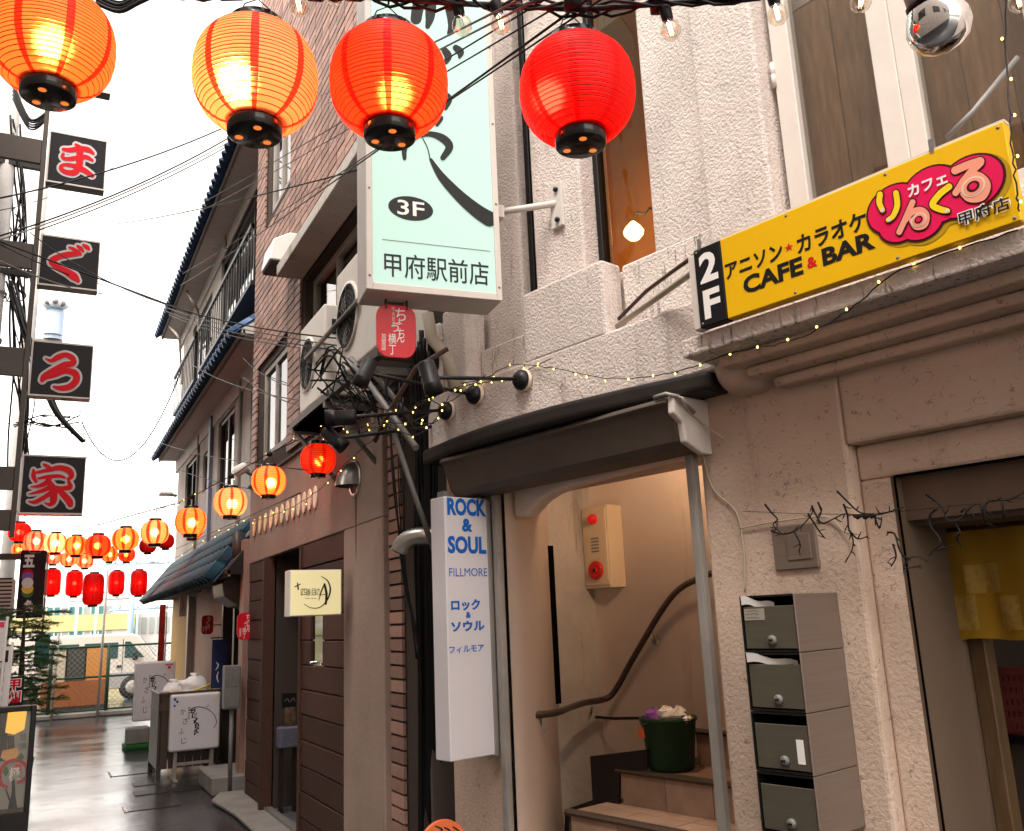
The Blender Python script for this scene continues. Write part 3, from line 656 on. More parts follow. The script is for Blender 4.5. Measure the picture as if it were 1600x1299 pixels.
ovals = thing('oval_plates', 'row of twelve small pale wooden ovals fixed to the taupe wall', 'decoration', KF.w(1.5, -.05, 2.34))
for i in range(12):
    t = i/11; q = KF.uz(397+95*t, 825-48*t, -.06); hh = .085
    b = MB(); b.prism(KF, [(q[0]+.05*math.cos(a*.5236), q[1]+hh*math.sin(a*.5236)) for a in range(12)], -.064, -.05)
    b.build('oval', pm('oval_wood%d' % i, (.85-.02*(i % 3), .5+.016*i, .2+.03*i), .5, var=(8, .15)), ovals, bevel=.004)
# ================================================================ tiled-roof house
T = thing('tiled_roof_house', 'grey plaster house with blue-tiled eaves beyond the brick building', 'building', TF.w(3.5, 1, 0))
LT = 7.5                                               # u from 0 (far end) to 7.5 (against the brick building)
m = MB()
hl = [(1.0, 2.2, 3.3, 4.25, 0), (2.9, 3.3, 3.5, 4.1, 0), (4.2, 5.4, 3.1, 4.3, 0), (6.4, 7.2, 3.0, 4.3, 0), (1.2, 3.2, 5.3, 6.6, 0), (4.0, 7.3, 5.3, 6.75, 0)]
wall_with_holes(m, TF, 0, LT, 2.3, 7.3, 0, .2, hl); m.box(TF, 0, .02, .2, 4, 0, 7.3); m.box(TF, 0, LT, 4, 4.1, 0, 7.3)
m.build('wall', 'stucco_grey', T)
for i, (a, b, c, d, _) in enumerate(hl):
    window(T, TF, a, b, c, d, .03, .05, 'dark_metal' if i > 3 or i == 0 else 'brown_metal', 'pane_clear' if i > 3 else 'pane_dark', mull=((a+b)/2,) if b-a < 1.5 else (a+(b-a)*.33, a+(b-a)*.66))
m = MB(); m.box(TF, .1, LT, .3, .31, 2.4, 4.6); m.box(TF, .1, LT, .32, .33, 5, 7); m.build('window_backing', MATS['pale_blind'], T)
MB().box(TF, 3.65, 3.8, -.05, 0, 2.4, 4.5).build('downpipe_box', pm('blue_grey', (.16, .17, .24), .5, var=(3, .2)), T)
for u in (2.45, 5.85): MB().box(TF, u-.05, u+.05, -.03, 0, 2.4, 4.5).build('timber', 'timber_grey', T)
def eave(z, over, rise, u0, u1, mat, soff='soffit', rows=2, name='eave', tw=.19, amp=.06):
    m = MB(); m.side(TF, [(0, z-.02), (-over, z-.03-.0), (-over, z+.02), (0, z+rise)], u0, u1)
    e = m.build(name, soff, T)
    # one curved pantile, shared
    t = MB(); k = 7; wd_ = tw; ln = math.hypot(over+.1, rise)/rows+.05
    for y in (0, ln):
        for i in range(k):
            a = i/(k-1); t.v.append(Vector((a*wd_-wd_/2, y, amp*math.sin(math.pi*a))))
    n0 = len(t.v)
    for y in (0, ln):
        for i in range(k): v_ = t.v[i if y == 0 else k+i]; t.v.append(v_ - Vector((0, 0, .022)))
    for i in range(k-1):
        t.f += [(i, i+1, k+i+1, k+i), (n0+i+1, n0+i, n0+k+i, n0+k+i+1), (i+1, i, n0+i, n0+i+1)]
    me = bpy.data.meshes.new('roof_tile'); me.from_pydata(t.v, [], t.f); me.polygons.foreach_set('use_smooth', [True]*len(t.f)); me.materials.append(MATS[mat])
    sl = math.atan2(rise, over); n_ = int((u1-u0)/(tw-.005))
    for r in range(rows):
        for i in range(n_):
            u = u0+.1+i*(tw-.005); d = -over-.1+r*(over+.1)/rows
            inst(me, 'roof_tile', e, TF.w(u, d, z+.03+(d+over)/over*rise+.02), (sl, 0, TF.ang))
    MB().box(TF, u0, u1, -over+.01, -over+.035, z-.05, z+.01).build('eave_board', 'timber_grey', e)
    return e
eave(7.0, .34, .25, -.6, LT-.02, 'roof_tile'); eave(4.58, .32, .25, -.3, LT-.02, 'roof_tile')
aw = eave(2.08, .38, .48, .0, LT-.15, 'roof_tile_dark', 'plank_dark', rows=4, name='awning', tw=.26, amp=.1)
MB().side(TF, [(.0, 2.6), (-.16, 2.44), (-.16, 2.47), (0, 2.64)], .3, LT-.3).build('flashing', 'alu', aw)
for z, u0_ in ((7.0, -.6), (4.58, -.3)): MB().box(TF, u0_, LT-.02, -.02, .02, z-.25, z-.02).build('fascia', 'soffit', T)
# balconies
for a, b in ((3.7, 7.45), (.9, 3.3)):
    bl = MB().box(TF, a, b, -.24, .0, 5.12, 5.17).build('balcony', 'dark_metal', T)
    MB().box(TF, a, b, -.25, -.215, 5.78, 5.83).build('top_rail', 'dark_metal', bl)
    n_ = int((b-a)/.17)
    for i in range(n_+1): MB().box(TF, a+i*.17, a+i*.17+.014, -.24, -.228, 5.17, 5.78).build('baluster', 'dark_metal', bl)
    MB().box(TF, b-.03, b, -.24, 0, 5.78, 5.83).build('top_rail', 'dark_metal', bl)
# downpipe loops on the house front
for i, pts in enumerate([[(328, 335, -.2), (338, 360, -.15), (350, 366, -.05), (352, 388, -.04)], [(283, 440, -.25), (300, 470, -.2), (310, 490, -.05), (310, 520, -.03)], [(265, 510, -.3), (280, 530, -.2), (282, 560, -.05), (284, 600, -.03)]]):
    MB().tube([TF.pt(*q) for q in crom(pts, 4)], .022, 8).build('downpipe', 'pipe_beige', T)
# ground floor of the house
m = MB(); m.box(TF, .0, 2.2, .0, .2, 0, 2.1); m.build('ground_floor_wall', 'plaster_yellow', T)
MB().box(TF, 2.2, 4.6, .05, .2, 0, 2.1).build('ground_floor_panel', 'stucco_smooth', T)
MB().box(TF, 2.15, 2.3, -.05, .06, 0, 2.1).build('door_post', 'alu', T)
MB().box(TF, 4.6, 7.45, .1, .2, 0, 2.2).build('shopfront', 'plank_dark', T)
for u in (5.0, 5.75, 6.6): MB().box(TF, u, u+.1, -.02, .1, 0, 2.2).build('shopfront_post', 'wet_wood', T)
MB().box(TF, 7.2, 7.4, -.22, .0, 0, 2.4).build('corner_pilaster', 'tile_brick', T)
m = MB(); m.side(TF, [(-.02, 2.1), (-.3, 2.1), (-.36, 1.98), (-.34, 1.85), (-.2, 1.75), (-.02, 1.72)], 6.35, 7.0); m.build('rolled_shade', 'brown_metal', T, bevel=.02, seg=2)
m = MB(); m.tube([TF.w(7.15, -.25, 2.5), TF.w(7.15, -.25, 2.25), TF.w(7.1, -.16, 2.15), TF.w(7.1, -.16, 1.7)], .05, 8); m.build('drainpipe', 'brown_metal', T)
# entrance step
g = gz(335, 1228)
MB().box(AF(0), 1.5, 1.95, 9.12, 9.95, .0, .17).build('stone_step', 'concrete', None, 'low stone step at the corner of the house', 'step', bevel=.015, base=(1.7, 9.5, 0))
# meter box on the pilaster
q = KF.uz(362, 1070, -.0)
mx = thing('meter_box', 'grey steel meter box on the wall beside the white signboard', 'meter box', (1.58, 9.1, 1.0))
c0 = AF(9.06).uz(352, 1041); c1 = AF(9.06).uz(375, 1107)
MB().box(AF(9.06), c0[0], c1[0], 0, .14, c1[1], c0[1]).build('case', 'galv', mx, bevel=.005)
MB().box(AF(9.06), c0[0]+.01, c1[0]-.01, -.006, -.001, c1[1]+.02, (c0[1]+c1[1])/2-.004).build('door', 'galv', mx, bevel=.003)
MB().box(AF(9.06), c0[0]+.01, c1[0]-.01, -.006, -.001, (c0[1]+c1[1])/2+.004, c0[1]-.02).build('door', 'galv', mx, bevel=.003)
MB().tube([(1.66, 9.12, 0.0), (1.66, 9.12, c1[1])], .02).build('conduit', 'galv', mx)
# blue banner and menu board by the shop front
c0 = AF(10.6).uz(332, 1000); c1 = AF(10.6).uz(345, 1075)
bn = thing('banner', 'narrow navy cloth banner with white brush writing by the shop front', 'banner', (c0[0]+.05, 10.6, c1[1]))
MB().box(AF(10.6), c0[0], c1[0]+.06, 0, .012, c1[1], c0[1]).build('cloth', 'banner_navy', bn)
strokes(AF(10.6), -.002, [[(338, 1035, 1), (341, 1040, 2), (337, 1047, 1)], [(341, 1050, 1), (339, 1058, 2), (341, 1066, 1)]], 'ink_white', bn, uz=lambda x, y: AF(10.6).uz(x, y))
MB().tube([Vector((c0[0]-.02, 10.61, c0[1]+.02)), Vector((c1[0]+.1, 10.61, c0[1]+.02))], .008).build('rod', 'wet_wood', bn)
c0 = AF(13.2).uz(281, 930); c1 = AF(13.2).uz(291, 963)
mn = thing('menu_frame', 'small white framed notice hanging under the tiled awning', 'notice', (c0[0], 13.2, c1[1]))
MB().box(AF(13.2), c0[0], c1[0], 0, .03, c1[1], c0[1]).build('frame', 'frame_white', mn)
strokes(AF(13.2), -.002, [[(286, 938, .8), (286, 945, 1.2), (284, 954, .8)], [(286, 945, 1), (288, 955, .8)]], 'ink_grey', mn, uz=lambda x, y: AF(13.2).uz(x, y))
sc = thing('wall_sconces', 'pair of white spotlights under the tiled awning', 'spotlight', TF.pt(305, 920, -.1))
for x, y in ((304, 932), (322, 925)):
    p = TF.pt(x, y, -.1); MB().lathe([(.02, .1), (.03, .06), (.06, 0), (.05, -.005)], p, (.2, 0, 1), 12).build('lamp_head', 'plastic_white', sc)
for x, y in ((303, 643), (286, 675)):
    p = TF.pt(x, y, -.2)
    f = thing('eave_floodlight', 'dark cone floodlight under the second eave, ' + ('nearer the blue downpipe' if x == 303 else 'nearer the far gable end'), 'floodlight', p)
    MB().lathe([(.02, .16), (.04, .12), (.1, 0), (.09, -.005)], p, (.4, .2, 1), 12).build('cone', 'timber_grey', f); MB().tube([p+Vector((.05, 0, .15)), p+Vector((.2, 0, .18))], .012).build('arm', 'timber_grey', f)
# red vertical banner at the far end of the house
c0 = AF(16.9).uz(250, 945); c1 = AF(16.9).uz(255, 1050)
vb = thing('red_banner', 'tall narrow red banner at the far end of the alley', 'banner', (c0[0], 16.9, c1[1]))
MB().box(AF(16.9), c0[0], c1[0], 0, .02, c1[1], c0[1]).build('cloth', pm('banner_dark_red', (.3, .012, .012), .8, var=(12, .6)), vb)
MB().tube([Vector((c1[0]+.02, 16.92, 0)), Vector((c1[0]+.02, 16.92, c0[1]))], .012).build('pole', 'galv', vb)
# ================================================================ left side of the alley (beside and outside the frame)
LB = thing('left_building', 'dark concrete building on the left of the alley carrying the square signs', 'building', (-2, 10, 0))
LF = Fr(-1.35, 5.2, math.pi/2)
m = MB(); lh = [(1+i*2.2, 2.2+i*2.2, z, z+1.3, 0) for i in range(5) for z in (.9, 3.4, 6.0)]
wall_with_holes(m, LF, 0, 11.6, 0, 8.6, 0, .2, lh); m.box(LF, 0, .2, .2, 5, 0, 8.6); m.box(LF, 11.4, 11.6, .2, 5, 0, 8.6); m.box(LF, 0, 11.6, .2, 5, 8.4, 8.6)
m.build('wall', 'stucco_grey', LB)
for h in lh: window(LB, LF, h[0], h[1], h[2], h[3], .05, .05, 'dark_metal', 'pane_dark')
NB = thing('near_left_building', 'plain grey unseen building on the left shading the alley by the camera', 'building', (-4, -2, 0))  # unseen; set closer and taller to darken the lower walls opposite
m = MB(); m.box(Fr(-1.5, -9, math.pi/2), 0, 13.5, 0, .3, 0, 8.5); m.box(Fr(-1.5, -9, math.pi/2), 0, 13.5, .3, 5, 8.3, 8.5); m.build('wall', 'stucco_grey', NB)
for i in range(4): MB().box(Fr(-1.5, -9, math.pi/2), 1+i*3, 2.6+i*3, -.02, .0, 3.4, 4.8).build('window', 'pane_dark', NB)
# far street: fence, panels, van, building
YF = 19.55
FF = AF(YF)
fe = thing('chain_link_fence', 'green chain-link fence at the end of the alley', 'fence', (1, YF, .1))
x0, x1 = FF.uz(60, 1060)[0]-6, FF.uz(252, 1060)[0]+5
m = MB(); H_ = 1.31
for i in range(int((x1-x0)/.1)):
    x = x0+i*.1
    for s in (1, -1):
        a = Vector((x, YF+.004*s, .12)); b = Vector((x+s*(H_-.14), YF+.004*s, H_-.02)); m.tube([a, b], .0035, 3)
m.build('wire_netting', 'galv', fe, kind='stuff')
for z in (H_, .74, .13): MB().tube([(x0, YF, z), (x1, YF, z)], .02, 8).build('rail', 'fence_green', fe)
for px in (78, 168, 252): 
    x = FF.uz(px, 1060)[0]; MB().tube([(x, YF, .0), (x, YF, H_+.06)], .035, 8).build('post', 'fence_green', fe)
for px, top in ((84, 990), (155, 890)):
    x = FF.uz(px, 1060)[0]; zt = AF(YF-.12).uz(px, top)[1]
    MB().tube([(x, YF-.12, 0), (x+.03, YF-.12, zt)], .025, 8).build('steel_pole', 'alu', None, 'bare steel pole standing before the fence, ' + ('shorter, near the fir tree' if px == 84 else 'taller, near the orange panel'), 'pole', 'poles before the fence')
PF = AF(20.0)
for nm, a, b, t, bo, mt in (('cream', 66, 104, 1014, 1072, 'panel_cream'), ('dark green', 104, 134, 1014, 1066, 'panel_dark'), ('orange', 134, 168, 1014, 1066, 'panel_orange'), ('brown', 64, 166, 1068, 1100, 'panel_brown')):
    p, q = PF.uz(a, t), PF.uz(b, bo); dy = .03 if nm != 'brown' else .0
    MB().box(PF, p[0], q[0]-.01, dy, dy+.02, q[1], p[1]).build('board', mt, None, nm + ' painted board propped behind the chain-link fence', 'board', 'boards behind the fence')
MB().box(PF, PF.uz(64, 1100)[0], PF.uz(166, 1100)[0], .06, .1, -.22, PF.uz(100, 1072)[1]).build('board_rack', 'galv', None, 'grey steel rack holding the boards behind the fence', 'rack')
YV = 27.5; VF = AF(YV)
van = thing('parked_van', 'white and silver delivery van parked behind the fence', 'van', (VF.uz(170, 1080)[0], YV, -.22))
vx1 = VF.uz(262, 1040)[0]; vx0 = vx1-5.0; z0 = -.2
side = [(vx0, z0+.32), (vx0, z0+1.55), (vx0+.12, z0+1.72), (vx0+.5, z0+1.76), (vx1-1.0, z0+1.75), (vx1-.78, z0+1.68), (vx1-.3, z0+1.05), (vx1-.05, z0+.92), (vx1, z0+.7), (vx1-.02, z0+.3)]
MB().prism(VF, side, 0, 1.7).build('body', 'van_white', van, bevel=.05, seg=2)
MB().prism(VF, [(vx0-.002, z0+.3), (vx0-.002, z0+.72), (vx1-.3, z0+.72), (vx1+.005, z0+.6), (vx1+.003, z0+.28)], -.012, 1.72).build('lower_trim', 'van_silver', van, bevel=.02)
for a, b in ((VF.uz(66, 1010)[0], VF.uz(124, 1010)[0]), (VF.uz(132, 1010)[0], VF.uz(185, 1010)[0])): MB().box(VF, a, b, -.01, .02, z0+1.08, z0+1.52).build('side_window', 'van_glass', van, bevel=.05, seg=2)
MB().prism(VF, [(VF.uz(195, 1010)[0], z0+1.08), (VF.uz(195, 1010)[0], z0+1.54), (vx1-1.0, z0+1.53), (vx1-.62, z0+1.08)], -.01, .02).build('front_window', 'van_glass', van, bevel=.02)
MB().add([VF.w(vx1-.74, .12, z0+1.65), VF.w(vx1-.74, 1.58, z0+1.65), VF.w(vx1-.28, 1.58, z0+1.06), VF.w(vx1-.28, .12, z0+1.06)], [(0, 1, 2, 3)]).build('windscreen', 'van_glass', van)
for u in (VF.uz(207, 1060)[0], VF.uz(207, 1060)[0]-2.6):
    wh = MB().lathe([(.1, -.02), (.3, -.02), (.33, .04), (.33, .2), (.1, .22)], VF.w(u, -.0, z0+.31), VF.Y, 20).build('wheel', 'tyre', van)
    MB().lathe([(0, -.03), (.16, -.03), (.19, -.005)], VF.w(u, -.0, z0+.31), VF.Y, 16).build('rim', 'alu', wh)
MB().box(VF, VF.uz(184, 1010)[0], VF.uz(191, 1010)[0], -.03, -.012, z0+.84, z0+.9).build('door_handle', 'ink_black', van); MB().box(VF, VF.uz(192, 1010)[0], VF.uz(192, 1010)[0]+.015, -.006, .0, z0+.4, z0+1.6).build('door_seam', 'ink_black', van)
MB().box(VF, vx1-.95, vx1-.8, -.22, -.03, z0+1.02, z0+1.25).build('mirror', 'ink_black', van, bevel=.03); MB().box(VF, vx1-.2, vx1-.03, -.015, .2, z0+.66, z0+.8).build('headlight', 'plastic_white', van, bevel=.03)
YB = 46; GB = AF(YB)
fb = thing('far_office', 'pale yellow low office with ribbon windows across the street', 'building', (GB.uz(130, 1000)[0], YB, -.22))
g0 = GB.uz(20, 932); g1 = GB.uz(208, 1000)
zz = lambda y: GB.uz(130, y)[1]
MB().box(GB, g0[0]-8, g1[0], .0, 9, -.22, zz(934)).build('wall', 'far_white', fb)
MB().box(GB, g0[0]-8, g1[0]+.02, -.08, -.001, zz(986), zz(961)).build('band', 'far_yellow', fb); MB().box(GB, g0[0]-8, g1[0]+.02, -.08, -.001, -.2, zz(996)).build('band', 'far_yellow', fb)
for (ya, yb, n_) in ((960, 948, 10), (995, 987, 10)):
    for i in range(n_):
        a = 62+i*11.5; p, q = GB.uz(a, ya), GB.uz(a+11, yb)
        w_ = MB().box(GB, p[0], q[0]-.06, -.03, .02, zz(ya), zz(yb)).build('window', 'far_glass' if i % 3 else 'far_glass_grey', fb)
        MB().box(GB, p[0]-.05, p[0], -.05, .02, zz(ya), zz(yb)).build('frame', 'far_white', w_)
f2 = thing('glazed_shed', 'grey glazed building with upright mullions beyond the van', 'building', (GB.uz(228, 990)[0], YB+2, -.22))
p, q = GB.uz(210, 958), GB.uz(268, 992)
MB().box(GB, p[0], q[0]+3, 1, 6, -.22, p[1]).build('wall', 'far_white', f2)
for i in range(5):
    a = p[0]+.1+i*(q[0]-p[0])/5; MB().box(GB, a, a+(q[0]-p[0])/5-.12, .95, 1, zz(994), p[1]-.2).build('window', 'far_glass_grey', f2)
for i, (px, top, r) in enumerate(((119, 905, .05), (149, 915, .04), (204, 860, .1), (214, 930, .04))):
    F_ = AF(34); x = F_.uz(px, 980)[0]; zt = F_.uz(px, top)[1]
    pl_ = thing('railway_mast', ('slim grey mast with insulators in front of the yellow office', 'thin pale mast nearest the middle of the yellow office', 'thick light-blue lattice mast right of the yellow office', 'short pale mast beside the light-blue mast')[i], 'mast', (x, 34, -.22), 'masts across the street')
    MB().tube([(x, 34, -.22), (x, 34, zt)], r, 8).build('post', 'far_blue' if px > 200 else 'far_white', pl_)
    MB().tube([(x-.9, 34, zt-.5), (x+1.2, 34, zt-.45)], .04, 6).build('cross_arm', 'far_blue' if px > 200 else 'far_white', pl_)
    for k in range(3): MB().lathe([(.03, 0), (.08, .05), (.03, .1), (.08, .15), (.03, .2)], (x-.6+k*.6, 34, zt-.45), n=8).build('insulator', 'far_white', pl_)
# utility pole on the left
up = thing('utility_pole', 'grey concrete utility pole wrapped in cables at the picture edge', 'pole', AF(13).w(AF(13).uz(16, 900)[0], 0, 0))
pb = AF(13).pt(7, 300); dirp = Vector((0, 0, 1))
b0 = pb - dirp*(pb.z/dirp.z)
MB().tube([b0, b0+dirp*9.2], [.13, .1], 14).build('shaft', 'pole_concrete', up)
for z, w_ in ((6.0, .16), (4.9, .15), (5.35, .15)): MB().lathe([(w_-.02, 0), (w_-.015, .05)], b0+dirp*z, dirp, 14).build('steel_band', 'galv', up)
for k, (zz_, dx) in enumerate(((7.9, .2), (6.3, .14))): MB().box(AF(12.9), b0.x-.35, b0.x+.45, 0, .08, zz_, zz_+.08).build('cross_arm', 'dark_metal', up)
YT = 24; TR = AF(YT)
tr = thing('pole_transformer', 'pale blue ribbed transformer with three round bushings on a far pole', 'transformer', TR.pt(82, 532))
t0 = TR.pt(82, 532); rt_ = (TR.pt(98, 500)-TR.pt(66, 500)).length/2; th_ = (TR.pt(82, 490)-t0).length; tp_ = (TR.pt(82, 476)-t0).length
MB().lathe([(0, 0), (rt_, 0), (rt_, th_), (rt_*.86, th_+.15), (rt_*.8, tp_), (rt_*.5, tp_+.12), (0, tp_+.15)], t0, n=24, smooth=False).build('tank', 'transformer', tr)
for k in range(11):
    x = t0.x-rt_+.05+k*(2*rt_-.1)/10; dyk = math.sqrt(max(0, rt_**2-(x-t0.x)**2)); MB().box(AF(YT), x-.02, x+.02, -dyk-.07, -dyk+.05, t0.z+.1, t0.z+th_-.05).build('cooling_fin', 'transformer', tr)
for k in (-1, 0, 1):
    bu = MB().lathe([(.0, -.25), (.15, -.2), (.16, 0), (.1, .05)], t0+Vector((k*rt_*.72, -rt_*.9+.12*abs(k), th_+.25)), (0, 1, .3), 14).build('bushing', 'eye_white', tr)
    MB().lathe([(0, -.3), (.07, -.28), (.07, -.2)], t0+Vector((k*rt_*.72, -rt_*.9+.12*abs(k), th_+.25)), (0, 1, .3), 10).build('terminal', 'ink_grey', bu)
MB().tube([t0+Vector((-rt_-.35, .1, -t0.z-.24)), t0+Vector((-rt_-.3, .1, 5))], .16, 10).build('pole', 'pole_concrete', tr)
MB().box(AF(YT), t0.x-rt_-.4, t0.x+rt_, -.1, .1, t0.z-.12, t0.z-.01).build('bracket', 'galv', tr)
# ================================================================ yellow sign on the ledge
YO = -.335
ys = thing('yellow_shop_sign', 'long yellow sign with a black end panel and pink logo on the ledge', 'sign', WF.w(2.43, YO, 2.409))
def ypx(x, y): return WF.uz(x, y, YO)
s0, s1, sp_ = ypx(1088, 450)[0], ypx(1581, 262)[0], ypx(1131, 440)[0]; sz0, sz1 = 2.412, 2.688
MB().box(WF, sp_, s1, YO, YO+.04, sz0, sz1).build('board', 'yellow_board', ys, bevel=.003)
MB().box(WF, s0, sp_-.001, YO, YO+.04, sz0, sz1).build('end_panel', 'sign_black', ys, bevel=.003)
MB().box(WF, s0-.03, s0-.001, YO+.006, YO+.05, sz0, sz1-.01).build('edge', 'frame_white', ys, bevel=.004)
MB().box(WF, s0, s1, YO+.006, YO+.05, sz1+.0005, sz1+.008).build('edge', 'frame_white', ys)
for u in (s0+.02, 2.71): MB().box(WF, u, u+.012, YO+.0, YO+.004, sz1-.01, sz1+.035).build('clip', 'galv', ys)
for u in (s0+.012, s0+.36, s0+.68, s1-.015):
    for z in (sz0+.012, sz1-.012): MB().lathe([(.005, 0), (.004, .0016), (0, .002)], WF.w(u, YO, z), -WF.Y, 8).build('screw', 'galv', ys)
y1_, y2_, y3_, y4_ = YO-.0012, YO-.0024, YO-.0036, YO-.0048
SW = s1-s0
def yt(body, a, b, c, d, mat, y=None, **k):      # fractions of the sign's length and height
    return text(WF, y or y1_, body, s0+SW*a, sz0+(sz1-sz0)*b, s0+SW*c, sz0+(sz1-sz0)*d, mat, ys, **k)
def yf(x, y): u, z = ypx(x, y); return ((u-s0)/SW, (z-sz0)/(sz1-sz0))
text(WF, y1_, '2', s0+.02, 2.56, sp_-.018, 2.665, 'ink_white', ys, bold=.035)
text(WF, y1_, 'F', s0+.024, 2.435, sp_-.02, 2.535, 'ink_white', ys, bold=.035)
def ybox(x0, y0, x1, y1): a, b = ypx(x0, y0), ypx(x1, y1); return a[0], a[1], b[0], b[1]
def yput(body, L, R_, mat, y=None, h=None, **k): # L=(x, ytop, ybottom) at the left end, R likewise at the right end, in the photograph
    a, b = ypx(L[0], L[1]), ypx(L[0], L[2]); c, d = ypx(R_[0], R_[1]), ypx(R_[0], R_[2])
    return text(WF, y or y1_, body, a[0], (b[1]+d[1])/2, c[0], (a[1]+c[1])/2, mat, ys, **k)
yput('アニソン', (1132, 410, 437), (1222, 383, 408), 'ink_black', bold=.03)
yput('★', (1225, 382, 395), (1239, 378, 391), 'ink_red')
yput('カラオケ', (1243, 367, 397), (1352, 331, 362), 'ink_black', bold=.03)
yput('CAFE', (1160, 432, 460), (1253, 402, 432), 'ink_black', bold=.04)
yput('&', (1260, 404, 421), (1276, 399, 417), 'ink_red', bold=.03)
yput('BAR', (1283, 388, 416), (1365, 361, 391), 'ink_black', bold=.04)
def blob(cs, grow, y, mat, name, du=0, dz=0):
    m = MB()
    for i, (x, yy, r) in enumerate(cs):
        u, z = ypx(x, yy); rr = abs(ypx(x, yy-r)[1]-z)+grow
        m.add([WF.w(u+du+rr*1.12*math.cos(a*.19635), y-.00012*i, z+dz+rr*math.sin(a*.19635)) for a in range(32)], [tuple(range(32))])
    return m.build(name, mat, ys)
cl = [(1398, 327, 37), (1408, 348, 30), (1455, 300, 38), (1470, 312, 36), (1517, 287, 42), (1440, 345, 30), (1500, 300, 40)]
blob(cl, .009, YO-.0008, 'ink_shadow', 'logo_shadow', .008, -.008); blob(cl, .006, YO-.0024, 'ink_maroon', 'logo_outline'); blob(cl, .0, YO-.004, 'ink_pink', 'logo_cloud')
L1_, L2_ = YO-.0058, YO-.0066
def lst(sts, mat, g=0, y=L1_): strokes(WF, y, sts, mat, ys, grow=g, uz=ypx)
ri = [[(1377, 305, 9), (1376, 318, 9), (1381, 330, 8)], [(1402, 303, 9), (1404, 322, 9), (1398, 338, 8), (1390, 345, 8)]]
nn_ = [[(1428, 317, 9), (1418, 340, 9), (1407, 364, 9)], [(1416, 347, 8), (1426, 334, 9), (1440, 330, 11), (1449, 338, 11), (1446, 352, 11), (1434, 355, 11), (1427, 346, 9)]]
ku = [[(1485, 293, 10), (1470, 305, 10), (1459, 321, 10), (1470, 328, 10), (1482, 331, 9)]]
ru = [[(1494, 268, 12), (1515, 259, 12), (1534, 253, 12)], [(1534, 256, 11), (1515, 275, 11), (1495, 303, 10)], [(1500, 297, 11), (1512, 280, 12), (1530, 277, 14), (1543, 290, 14), (1536, 308, 14), (1518, 311, 13), (1508, 304, 11)]]
for ss, mt in ((ri, 'ink_yellow'), (nn_, 'ink_salmon'), (ku, 'ink_yellow'), (ru, 'ink_salmon')): lst(ss, 'ink_maroon', 2.2, L1_); lst(ss, mt, 0, L1_-.0016)
def disc(x, y, r, yy, mat, r2=0):
    u, z = ypx(x, y); rr = abs(ypx(x, y-r)[1]-z); m = MB(); n = 24
    m.add([WF.w(u+rr*1.1*math.cos(a*2*math.pi/n), yy, z+rr*math.sin(a*2*math.pi/n)) for a in range(n)], [tuple(range(n))]); m.build('logo_dot', mat, ys)
for x, y, r in ((1381, 330, 3), (1392, 345, 3), (1482, 331, 3.2)): disc(x, y, r, L1_-.0036, 'ink_cream')
for x, y, a in ((1438, 345, 1.0), (1523, 293, 1.45)):
    disc(x, y, 11*a, L1_-.003, 'ink_cream'); disc(x, y, 9.3*a, L1_-.0036, 'ink_salmon'); disc(x, y, 6*a, L1_-.0042, 'ink_maroon'); disc(x, y, 3.6*a, L1_-.0048, 'ink_pink')
yput('カフェ', (1418, 286, 309), (1481, 275, 291), 'ink_white', L1_-.002, bold=.03)
yput('甲府店', (1496, 329, 356), (1580, 308, 334), 'ink_white', L1_-.001, bold=.075); yput('甲府店', (1498, 331, 354), (1578, 310, 332), 'ink_black', L1_-.0022, bold=.012)
# pipes running behind the sign
pp = thing('sign_pipes', 'two dirty beige pipes slanting from the white wall to the yellow sign', 'pipe', WF.pt(965, 510, -.06))
MB().tube([WF.pt(962, 512, -.05), WF.pt(1020, 470, -.12), WF.pt(1090, 420, -.28), WF.pt(1130, 400, -.29)], .013, 10).build('thick_pipe', 'pipe_beige', pp)
MB().tube([WF.pt(960, 505, -.03), WF.pt(1010, 455, -.1), WF.pt(1050, 425, -.2), WF.pt(1085, 400, -.28)], .008, 8).build('thin_pipe', 'pipe_brown', pp)
MB().tube([WF.pt(1480, 215, -.28), WF.pt(1520, 175, -.22), WF.pt(1590, 90, -.16)], .008, 8).build('stay_rod', 'galv', None, 'grey steel stay slanting up behind the yellow sign', 'stay')
# ================================================================ tall lit sign on brackets
SY = 3.32; SA = math.radians(-7); SG = Fr(1.13, SY, SA)
g0 = SG.uz(577, 440); g1 = SG.uz(785, 470); wS = g1[0]; zS0 = SG.uz(680, 461)[1]; zS1 = zS0+2.05
big = thing('tall_lit_sign', 'tall pale green lit sign box with brush writing and a 3F oval', 'sign', SG.w(wS/2, .1, zS0))
u0s = g0[0]-.012
m = MB(); m.box(SG, u0s, wS, .012, .2, zS0, zS1); m.build('case', 'rust_white', big, bevel=.004)
m = MB(); fw = .026
m.box(SG, u0s, u0s+fw, -.004, .011, zS0, zS1); m.box(SG, wS-fw, wS, -.004, .011, zS0, zS1); m.box(SG, u0s+fw, wS-fw, -.003, .011, zS0, zS0+fw*1.2); m.box(SG, u0s+fw, wS-fw, -.003, .011, zS1-fw, zS1)
m.build('frame', 'frame_white', big, bevel=.002)
MB().box(SG, u0s+fw, wS-fw, .004, .0115, zS0+fw*1.2, zS1-fw).build('face', 'lightbox_green', big)
bp_ = lambda x, y: SG.uz(x, y, .003)
